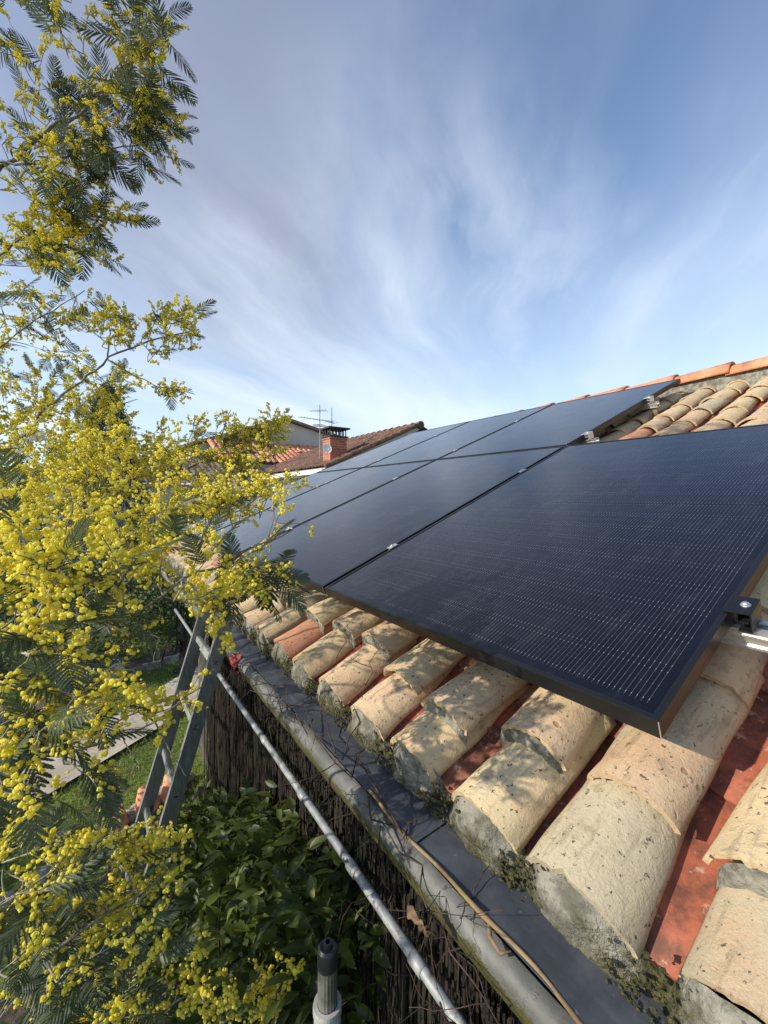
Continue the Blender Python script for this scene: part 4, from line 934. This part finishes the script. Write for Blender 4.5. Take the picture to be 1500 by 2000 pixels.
for k in range(26):
    f_ = k/25; x = -1.75+1.75*f_; y = 3.35+1.05*f_**.8; s = random.uniform(.07, .11); v = I2[0]*np.array([s*1.2, s*.8, s*.6]); v = v*(1+.14*np.array([n3(p*2+k) for p in I2[0]]))[:, None]; b = MB(); b.add(v+np.array([x, y, -2.62]), I2[1]); b.build('stone', M['stone'], ed, smooth=False)
plt_ = thing('planter', 'pale round planter on the lawn behind the mimosa sprays', 'planter', (-.66, 7.6, -2.62))
b = MB(); b.lathe([(.001, 0), (.17, 0), (.24, .16), (.25, .33), (.22, .33), (.2, .25), (.001, .24)], (-.66, 7.6, -2.62), 24); b.build('body', M['planter'], plt_, smooth=True)
b = MB(); leafcloud(b, np.array([-.66, 7.6, -2.15])+RNG.normal(size=(900, 3))*np.array([.16, .16, .12]), 900, .07); b.build('plant', M['hedge'], plt_)
kb = MB(); 
for k in range(9): kb.box(-.42+k*.29, -.42+k*.29+.28, 7.7+k*.10, 7.76+k*.10, -2.66, -2.53+.004*(k % 3))
tag(kb.build('bed_kerb', M['stone']), 'pale straight kerb between the lawn and the planting bed', 'kerb')
ir = thing('water_pump', 'black cast iron garden pump standing behind the ladder', 'pump', (.46, 7.5, -2.65))
b = MB(); b.lathe([(.001, 0), (.16, 0), (.16, .03), (.07, .06), (.055, .5), (.09, .53), (.09, .60), (.07, .66), (.085, .74), (.05, .80), (.001, .83)], (.46, 7.5, -2.65), 20); b.build('body', M['iron'], ir, smooth=True)
b = MB(); b.tube([(.46, 7.5, -2.0), (.30, 7.42, -1.95), (.18, 7.36, -2.10), (.12, 7.34, -2.35)], [.018, .016, .014, .012], 8); b.build('handle', M['iron'], ir, smooth=True)
b = MB(); b.tube([(.46, 7.5, -2.2), (.34, 7.40, -2.2), (.30, 7.36, -2.28)], [.03, .026, .03], 8); b.build('spout', M['iron'], ir, smooth=True)
lp = gp(341, 966, 8.5)
gl = thing('globe_lamp', 'small white globe lamp on a thin post behind the mimosa', 'garden lamp', (lp[0], 8.5, -2.65))
b = MB(); b.add(I2[0]*.062+np.array([lp[0], 8.5, lp[2]]), I2[1]); b.build('globe', M['lamp'], gl, smooth=True)
b = MB(); b.tube([(lp[0], 8.5, -2.65), (lp[0], 8.5, lp[2]-.05)], .02, 8); b.build('post', M['iron'], gl)
# ---------------------------------------------------------------- the mimosa in bloom
mim = thing('mimosa_tree', 'mimosa in yellow bloom with feathery dark green leaves, filling the left side', 'tree', (-1.35, 1.5, -2.65))
NODES = []                       # skeleton points every twig can spring from
def resample(pts, k):
    pts = np.asarray(pts, float); d = np.concatenate([[0], np.cumsum(np.linalg.norm(np.diff(pts, axis=0), axis=1))]); t = np.linspace(0, d[-1], k)
    s = np.stack([np.interp(t, d, pts[:, i]) for i in range(3)], 1)
    for _ in range(2): s[1:-1] = (s[:-2]+2*s[1:-1]+s[2:])/4
    return s
def branch(pts, r0, r1, seed=0, wob=.008, k=None, name='branch', m='bark'):
    L = np.linalg.norm(np.diff(np.asarray(pts), axis=0), axis=1).sum(); k = k or max(8, int(L/.035)); p = resample(pts, k)
    p = p+np.array([[n3((i*.45, seed, 1)), n3((i*.45, seed, 4)), n3((i*.45, seed, 8))] for i in range(k)])*wob*2*np.minimum(1, np.arange(k)/3)[:, None]
    b = MB(); b.tube(p, np.linspace(r0, r1, k)*(1+.12*np.array([n3((i*.9, seed, 3)) for i in range(k)])), 10 if r0 > .01 else 7)
    b.build(name, M[m], mim, smooth=True); NODES.extend([tuple(q) for q in p]); return p
T_ = [(-1.35, 1.5, -2.68), (-1.42, 1.46, -1.9), (-1.33, 1.42, -1.1), (-1.30, 1.50, -.4), (-1.24, 1.60, .35), (-1.22, 1.68, 1.1), (-1.14, 1.62, 1.6), (-1.02, 1.55, 2.0), (-.98, 1.5, 2.35)]
branch(T_, .072, .003, 1, .02, 70, 'trunk')
def bp(lst): return [at(*q) if len(q) == 3 else None for q in lst]
BR = [
 ([(-1.30, 1.52, -.1)], [(20, 880, 1.5), (75, 815, 1.5), (140, 755, 1.5), (210, 702, 1.5), (270, 672, 1.52), (330, 655, 1.55), (385, 645, 1.55)], .0085, .002),
 ([(-1.22, 1.66, .9)], [(-60, 390, 1.45), (40, 295, 1.4), (110, 245, 1.4), (180, 205, 1.4), (225, 165, 1.4), (262, 100, 1.4), (290, 40, 1.4)], .010, .0025),
 ([(-1.22, 1.66, .9)], [(-50, 315, 1.4), (35, 317, 1.4), (90, 322, 1.4), (150, 300, 1.42), (230, 290, 1.45), (300, 268, 1.45)], .006, .0016),
 ([(-1.22, 1.66, .8)], [(-40, 520, 1.5), (40, 470, 1.5), (110, 430, 1.5), (190, 420, 1.5), (255, 430, 1.5)], .006, .0016),
 ([(-1.24, 1.6, .35)], [(-30, 700, 1.7), (50, 640, 1.7), (110, 600, 1.7), (165, 570, 1.7)], .006, .0016),
 ([(-1.30, 1.52, -.2)], [(-60, 1150, .95), (20, 1082, .90), (85, 1052, .90), (140, 1020, .92), (200, 985, .95), (260, 950, 1.0)], .0072, .002),
 ([at(20, 1082, .90)], [(30, 1030, .90), (28, 990, .92), (20, 955, .92)], .0032, .0014),
 ([(-1.32, 1.45, -.7)], [(-80, 1400, .80), (40, 1330, .76), (130, 1262, .75), (220, 1212, .75), (300, 1182, .76), (345, 1145, .78), (400, 1108, .80), (470, 1080, .84), (530, 1060, .88), (572, 1035, .92)], .0085, .0016),
 ([at(220, 1212, .75)], [(226, 1180, .75), (234, 1150, .76), (240, 1120, .77), (262, 1080, .80)], .0036, .0014),
 ([at(100, 1300, .75)], [(180, 1290, .72), (240, 1262, .72), (262, 1235, .72)], .0034, .0014),
 ([(-1.33, 1.45, -.9)], [(-80, 1490, .72), (60, 1478, .70), (140, 1472, .70), (190, 1462, .72), (250, 1440, .74), (310, 1400, .78), (360, 1370, .80), (405, 1340, .82)], .0065, .0014),
 ([(-1.33, 1.45, -1.1)], [(-120, 2080, .85), (-10, 1960, .75), (50, 1890, .72), (110, 1830, .72), (170, 1760, .73), (205, 1700, .75)], .0065, .0016),
 ([at(50, 1890, .72)], [(130, 1840, .72), (200, 1800, .74), (260, 1740, .76), (330, 1700, .8)], .004, .0014),
 ([(-1.30, 1.52, -.1)], [(60, 1010, 1.5), (180, 985, 1.55), (290, 950, 1.6), (350, 925, 1.7), (400, 898, 1.75), (450, 868, 1.8), (500, 858, 1.8), (548, 835, 1.8)], .0085, .002),
 ([at(400, 898, 1.75)], [(428, 862, 1.75), (442, 830, 1.75), (450, 800, 1.75)], .0035, .0014),
 ([at(350, 925, 1.7)], [(366, 880, 1.7), (376, 840, 1.7), (380, 810, 1.7)], .0028, .0012),
 ([(-1.35, 1.4, -1.3)], [(60, 2150, 1.0), (230, 2060, .85), (320, 1985, .84), (395, 1915, .84)], .006, .0016),
 ([at(230, 2060, .85)], [(380, 2050, .80), (450, 1975, .80), (505, 1910, .80)], .0045, .0014),
 ([at(210, 702, 1.5)], [(215, 665, 1.5), (212, 630, 1.5)], .003, .0014),
 ([at(210, 702, 1.5)], [(262, 735, 1.5), (310, 752, 1.52), (340, 765, 1.52)], .0028, .0012),
 ([(-1.30, 1.50, -.4)], [(-60, 1230, 1.3), (60, 1190, 1.3), (180, 1130, 1.35), (300, 1075, 1.4), (400, 1040, 1.45)], .007, .002),
 ([(-1.26, 1.58, .1)], [(20, 960, 1.8), (120, 900, 1.8), (200, 860, 1.8), (240, 800, 1.8)], .007, .002),
]
for k, (a, pp, r0, r1) in enumerate(BR): branch(list(a)+bp(pp), r0, r1, 10+k*3)
NA = np.array(NODES)
tw = MB(); fl_hi = []; fl_lo = []; FRH = []; FRL = []
def frond_template(hi, seed):
    rg_ = np.random.default_rng(seed); b = MB(); n_ = 13
    t_ = np.linspace(0, 1, 8); rach = np.stack([t_, .0*t_, -.18*t_**2], 1)
    b.tube(rach, np.linspace(.010, .004, 8), 3, .9, cap=False)
    for i in range(n_):
        f_ = (i+.8)/n_; base_ = np.array([f_, 0, -.18*f_*f_]); l = .40*(math.sin(min(1, f_*.86+.12)*math.pi)**.6)*(1.08-.25*f_)+.04
        for s_ in (-1, 1):
            an = math.radians(58-26*f_+rg_.normal(0, 4)); d = np.array([math.cos(an), s_*math.sin(an), -.10+rg_.normal(0, .05)]); d /= np.linalg.norm(d)
            sd = np.cross(d, (0, 0, 1)); sd /= np.linalg.norm(sd); up_ = np.cross(sd, d)
            col = rg_.uniform(0, 1)
            def pt(q): return base_+d*l*q+np.array([0, 0, -.16*l*q*q])
            if hi:
                V = []; ww = .027; K = 13
                for qi in range(K):
                    q = qi/(K-1); w_ = (.55+.6*math.sin(min(1, q*.9+.12)*math.pi)**.5)*(.62 if qi % 2 else 1.)*(1 if qi < K-1 else .3)
                    V += [pt(q)-sd*ww*w_+up_*.008*w_+d*.012, pt(q), pt(q)+sd*ww*w_+up_*.008*w_+d*.012]
                b.add(V, [(i2*3+j, i2*3+j+1, i2*3+j+4, i2*3+j+3) for i2 in range(K-1) for j in range(2)], col)
            else:
                V = []; ww = .021
                for q, w_ in ((0, .5), (.3, 1), (.65, .9), (1, .25)): V += [pt(q)-sd*ww*w_+up_*.006, pt(q), pt(q)+sd*ww*w_+up_*.006]
                b.add(V, [(i2*3+j, i2*3+j+1, i2*3+j+4, i2*3+j+3) for i2 in range(3) for j in range(2)], col)
    v = np.concatenate(b.v); c = np.concatenate(b.c)[:, 0]; q = np.concatenate(b.q); t3 = np.concatenate(b.t) if b.t else None
    return v, q, c
TH = [frond_template(True, s) for s in (1, 2)]; TL = [frond_template(False, s) for s in (3, 4, 5)]
def unit(v): v = np.asarray(v, float); return v/(np.linalg.norm(v)+1e-9)
def curve(p, d, L, k, wob, grav=0.):
    pts = [np.array(p, float)]; d = unit(d)
    for i in range(k):
        d = unit(d+RNG.normal(0, wob, 3)+np.array([0, 0, grav])); pts.append(pts[-1]+d*L/k)
    return np.array(pts), d
def gap(p):                      # the opening in the sprays through which ladder and lawn are seen
    q = np.asarray(p)-CAM; z = q@FW
    if z < .3 or z > 1.3: return False
    x = 750+FPX*(q@RT)/z; y = 1000-FPX*(q@UP)/z
    return (225 < x < 450 and (1238 < y < 1345 or 1425 < y < 1625)) and RNG.random() < .88
def addfrond(p, d, L, near):
    if gap(p) or gap(p+unit(d)*L*.6): return
    d = unit(d); s = np.cross(d, (0, 0, 1.)); s = unit(s) if np.linalg.norm(s) > .05 else np.array([1., 0, 0]); s = unit(s+RNG.normal(0, .35, 3)); s = unit(s-d*(s@d)); u = np.cross(s, d)
    if u[2] < 0: s, u = -s, -u
    (FRH if near else FRL).append((p, np.stack([d, -s, u], 1)*L))
def addraceme(p, d, L, near, dens=1.):
    if gap(p): return
    k = 7; pts, _ = curve(p, d, L, k, .30, .02)
    tw.tube(pts, np.linspace(.0008, .00035, k+1)*(1. if near else 1.4), 3, .5, cap=False)
    m_ = max(4, int(L/(.0050 if near else .0034)*dens)); 
    for q in range(m_):
        f_ = .22+.80*q/m_; i = min(k-1, int(f_*k)); a = pts[i]+(pts[i+1]-pts[i])*(f_*k-i if f_*k-i < 1 else 1)
        off = RNG.normal(0, 1, 3); off = unit(off)*RNG.uniform(.0035, .008); r = (.0038 if near else .0041)*RNG.uniform(.6, 1.12)*(1-.35*max(0, f_-.75)/.25)
        (fl_hi if near else fl_lo).append((*(a+off), r, RNG.uniform(0, 1)))
def spray(p, d, L, fl, lf, near, twig_from=True):
    global NA
    if twig_from:
        dist = np.linalg.norm(NA-p, axis=1); j = int(np.argmin(dist+.15*(NA[:, 2] > p[2]+.05))); q = NA[j]
        if dist[j] > .012:
            k = max(4, int(dist[j]/.03)); tt = np.linspace(0, 1, k+1)[:, None]; mid_ = (q+p)/2+RNG.normal(0, .08*dist[j], 3); pts = q*(1-tt)**2+2*mid_*tt*(1-tt)+p*tt**2
            tw.tube(pts, np.linspace(.0022 if dist[j] > .15 else .0016, .0013, k+1), 5, .4, cap=False); NA = np.concatenate([NA, pts[1:]])
    k = 8; pts, dd = curve(p, d, L, k, .13, .015); tw.tube(pts, np.linspace(.0014, .0007, k+1), 4, .5, cap=False); NA = np.concatenate([NA, pts[::3]])
    nn = int(L/.016)
    for i in range(nn):
        f_ = (i+.5)/nn; ii = min(k-1, int(f_*k)); a = pts[ii]+(pts[ii+1]-pts[ii])*(f_*k-ii); tg = unit(pts[ii+1]-pts[ii])
        sd = RNG.normal(0, 1, 3); sd = unit(sd-tg*(sd@tg))
        if RNG.random() < fl*(1.1 if near else 1.2): addraceme(a, tg*.75+sd*.8+np.array([0, 0, .12]), RNG.uniform(.035, .075)*(1-.3*f_), near)
        if RNG.random() < lf*(.27 if near else .36): addfrond(a, tg*.55+sd*.8+np.array([0, 0, -.30]), RNG.uniform(.05, .085) if near else (RNG.uniform(.075, .12) if (a-CAM)@UP > .75 else RNG.uniform(.05, .085)), near)
    if lf > .35 and RNG.random() < .6: addfrond(pts[-1], dd, RNG.uniform(.05, .09), near)
    for _ in range(2):
        if RNG.random() < fl: addraceme(pts[-1], dd+RNG.normal(0, .4, 3), RNG.uniform(.03, .06), near)
# (centre x, y, radius x, y, depth from, to, sprays, flower share, leaf share, direction in degrees, spread, length)
REG = [
 (70, 40, 70, 60, 1.3, 1.5, 4, .55, .40, 95, 30, .22), (215, 50, 60, 60, 1.3, 1.5, 7, .35, .6, 80, 25, .24), (130, 130, 80, 50, 1.3, 1.5, 5, .6, .65, 60, 50, .20),
 (280, 120, 40, 50, 1.35, 1.45, 7, .75, .35, 55, 35, .16), (90, 220, 90, 60, 1.3, 1.5, 7, .55, .9, 30, 60, .20), (220, 210, 80, 50, 1.3, 1.5, 9, .45, 1.0, 10, 60, .18),
 (285, 215, 30, 40, 1.35, 1.45, 6, .60, .60, -5, 40, .13), (60, 310, 70, 40, 1.3, 1.5, 4, .75, .60, 0, 50, .18), (190, 290, 90, 40, 1.35, 1.5, 8, .45, .9, -20, 45, .18), (280, 275, 25, 20, 1.4, 1.5, 3, .5, .5, -10, 40, .14),
 (60, 400, 70, 40, 1.4, 1.6, 8, .85, .35, 20, 50, .20), (190, 425, 60, 25, 1.45, 1.55, 6, .75, .40, 5, 25, .15), (60, 490, 70, 45, 1.4, 1.6, 16, 1., .25, 0, 60, .20), (150, 470, 50, 35, 1.45, 1.55, 5, .70, .50, -25, 35, .15),
 (60, 600, 70, 40, 1.6, 1.9, 8, .45, .60, 20, 60, .22), (60, 680, 80, 40, 1.6, 1.9, 8, .50, .60, 0, 50, .20), (140, 620, 30, 30, 1.6, 1.8, 4, .6, .3, 20, 40, .14),
 (210, 645, 26, 30, 1.45, 1.55, 7, 1., .15, 80, 45, .09), (300, 665, 50, 25, 1.5, 1.6, 7, .85, .30, 70, 40, .13), (350, 650, 30, 25, 1.5, 1.6, 5, .75, .50, 20, 50, .11), (320, 620, 40, 15, 1.5, 1.6, 4, .8, .1, 70, 30, .09),
 (310, 762, 22, 12, 1.5, 1.6, 4, .75, .4, -5, 30, .09), (230, 750, 30, 25, 1.5, 1.7, 3, .5, .3, 30, 60, .12),
 (90, 790, 80, 40, 1.6, 2.0, 11, .9, .45, 60, 50, .20), (200, 780, 50, 45, 1.7, 2.0, 8, .85, .45, 80, 35, .17), (40, 860, 60, 50, 1.3, 1.8, 10, .9, .3, 50, 60, .20), (160, 860, 90, 50, 1.5, 1.9, 19, 1., .2, 60, 60, .20),
 (60, 950, 80, 50, 1.1, 1.6, 13, 1., .35, 40, 60, .18), (180, 930, 90, 40, 1.2, 1.7, 24, 1., .1, 60, 60, .18), (310, 910, 50, 45, 1.5, 1.9, 19, 1., .1, 80, 40, .16), (290, 880, 60, 30, 1.6, 1.9, 10, 1., .1, 70, 50, .14),
 (378, 842, 14, 16, 1.68, 1.75, 4, .8, .1, 90, 25, .07), (440, 840, 22, 20, 1.7, 1.8, 5, .75, .15, 70, 35, .08), (500, 855, 52, 30, 1.75, 1.85, 22, 1.1, .30, 20, 60, .09), (540, 830, 18, 18, 1.75, 1.85, 8, 1.1, .0, 60, 50, .06), (400, 925, 60, 40, 1.6, 1.9, 13, .9, .4, 40, 60, .15), (470, 900, 50, 30, 1.65, 1.85, 7, .75, .6, 0, 60, .13),
 (340, 1000, 60, 50, .95, 1.5, 14, 1., .35, 40, 60, .14), (440, 990, 55, 45, .95, 1.15, 11, 1., .25, 50, 50, .12), (515, 965, 40, 40, .95, 1.05, 7, .65, .1, 60, 45, .11), (545, 1020, 25, 35, .90, 1.0, 4, .35, .1, 40, 50, .10),
 (80, 1050, 90, 40, .75, 1.2, 9, .8, .4, 60, 60, .15), (210, 1030, 80, 40, .85, 1.3, 12, 1., .35, 50, 60, .15),
 (90, 1150, 90, 40, .48, .75, 10, 1.2, .25, 60, 60, .13), (220, 1120, 70, 40, .60, .9, 8, .9, .2, 50, 60, .12), (60, 1220, 60, 40, .48, .65, 5, .9, .5, 30, 60, .12), (310, 1090, 50, 30, .75, 1.0, 5, .75, .4, 30, 60, .12),
 (400, 1140, 50, 35, .72, .85, 7, .80, .55, 20, 50, .11), (460, 1135, 40, 22, .74, .85, 6, .9, .55, 10, 40, .08), (395, 1190, 35, 15, .74, .80, 3, 1., .3, 0, 30, .06), (452, 1205, 12, 12, .80, .84, 2, 1., .1, -90, 30, .04), (520, 1090, 35, 30, .86, .92, 4, .35, .5, 10, 50, .09),
 (240, 1200, 50, 30, .70, .78, 3, .5, .7, -40, 40, .10), (90, 1280, 80, 40, .50, .68, 5, .35, 1., -20, 50, .12), (290, 1250, 30, 20, .70, .76, 1, .3, 1., -80, 30, .07), (195, 1310, 30, 15, .60, .7, 2, 1., .1, 0, 40, .06),
 (60, 1380, 70, 40, .55, .75, 5, .75, .7, 0, 50, .12), (180, 1375, 60, 25, .62, .72, 5, .95, .2, 10, 30, .10), (290, 1385, 40, 14, .72, .80, 4, 1.2, .1, 15, 15, .08), (385, 1350, 12, 15, .78, .84, 1, .7, .05, 50, 30, .06),
 (70, 1450, 70, 30, .60, .75, 4, .7, .6, 0, 50, .11), (290, 1460, 50, 25, .70, .80, 1, .15, 1., -30, 40, .10), (170, 1510, 40, 20, .65, .75, 3, .25, 1., -40, 50, .10), (330, 1500, 25, 20, .75, .8, 1, .1, .5, -60, 30, .07),
 (40, 1560, 60, 40, .55, .8, 4, .6, .5, 10, 60, .12), (70, 1660, 80, 40, .60, .85, 5, .7, .6, 20, 60, .12), (190, 1630, 50, 30, .70, .85, 4, .8, .3, 20, 50, .10), (275, 1660, 50, 14, .75, .9, 8, 1., .1, 10, 40, .09), (40, 1770, 60, 50, .55, .8, 4, .7, .8, 20, 60, .12), (150, 1740, 50, 30, .65, .8, 3, .6, .4, 40, 60, .11),
 (230, 1770, 30, 40, .72, .82, 5, .95, .1, 50, 40, .10), (300, 1730, 35, 25, .76, .82, 3, .35, .1, 20, 30, .10), (80, 1850, 90, 50, .62, .85, 6, .6, .8, 0, 60, .12), (190, 1860, 60, 40, .70, .9, 5, .7, .6, 10, 50, .12), (60, 1950, 90, 40, .60, .85, 6, .3, 1., 20, 60, .12), (200, 1960, 60, 40, .75, .9, 5, .7, .6, 50, 50, .11),
 (395, 1930, 30, 30, .80, .86, 5, .85, .05, 60, 35, .09), (290, 1985, 30, 20, .80, .88, 3, .8, .3, 50, 50, .08), (480, 1960, 40, 30, .78, .84, 7, .70, .05, 55, 25, .10), (520, 1980, 30, 25, .78, .84, 4, .5, .0, 55, 20, .10),
 # the part of the crown outside the photograph, to the left
 (-200, 300, 140, 250, 1.3, 1.9, 22, .6, .6, 90, 80, .22), (-220, 800, 140, 250, 1.2, 1.9, 26, .7, .6, 60, 80, .22), (-250, 1250, 120, 200, .9, 1.6, 18, .7, .6, 30, 80, .20), (50, -120, 150, 100, 1.3, 1.7, 14, .6, .6, 90, 60, .22),
]
for (cx, cy_, rx, ry, d0, d1, n_, fl, lf, ang, spd, L) in REG:
    for q in range(n_):
        a = RNG.uniform(0, 2*np.pi); r = math.sqrt(RNG.uniform(0, 1)); dep = RNG.uniform(d0, d1)
        p = at(cx+rx*r*math.cos(a), cy_+ry*r*math.sin(a), dep); g_ = math.radians(ang+RNG.normal(0, spd*.6))
        d = RT*math.cos(g_)+UP*math.sin(g_)+FW*RNG.normal(0, .35)
        L_ = L*RNG.uniform(.7, 1.15)
        spray(p-unit(d)*L_*.4, d, L_, fl, lf, dep < 1.12)
for q in range(46):  # unseen crown sprays, added to shade the screen and shrub below the eave
    p = np.array([RNG.uniform(-1.65, -1.15), RNG.uniform(.35, 1.95), RNG.uniform(-.62, .12)]); spray(p, np.array([-.2, -.3, .5])+RNG.normal(0, .6, 3), .20, .35, 1.1, False)
tw.build('twigs', M['twig'], mim, smooth=True)
def scatter(mb, items, tpl, jit):
    A_ = np.array(items); v, f = tpl; n = len(A_)
    V = A_[:, None, :3]+v[None]*A_[:, 3, None, None]*(1+jit*RNG.normal(size=(n, len(v), 1)))
    F = (np.arange(n)[:, None, None]*len(v)+f[None]).reshape(-1, 3); mb.add(V.reshape(-1, 3), F, np.repeat(A_[:, 4], len(v)))
b = MB(); scatter(b, fl_hi, I1, .15); scatter(b, fl_lo, I0, .06); b.build('blossom', M['pompom'], mim, smooth=False)
b = MB()
for items, tpls in ((FRH, TH), (FRL, TL)):
    for ti, (v, q, c) in enumerate(tpls):
        sub = items[ti::len(tpls)]
        if not sub: continue
        Pp = np.array([s[0] for s in sub]); Mm = np.array([s[1] for s in sub]); n = len(sub)
        V = np.einsum('nij,kj->nki', Mm, v)+Pp[:, None]; F = (np.arange(n)[:, None, None]*len(v)+q[None]).reshape(-1, 4)
        b.add(V.reshape(-1, 3), F, np.clip(np.tile(c, n)*.6+np.repeat(RNG.uniform(0, .5, n), len(v)), 0, 1))
b.build('leaves', M['frond'], mim)
print('mimosa', len(fl_hi), len(fl_lo), len(FRH), len(FRL))
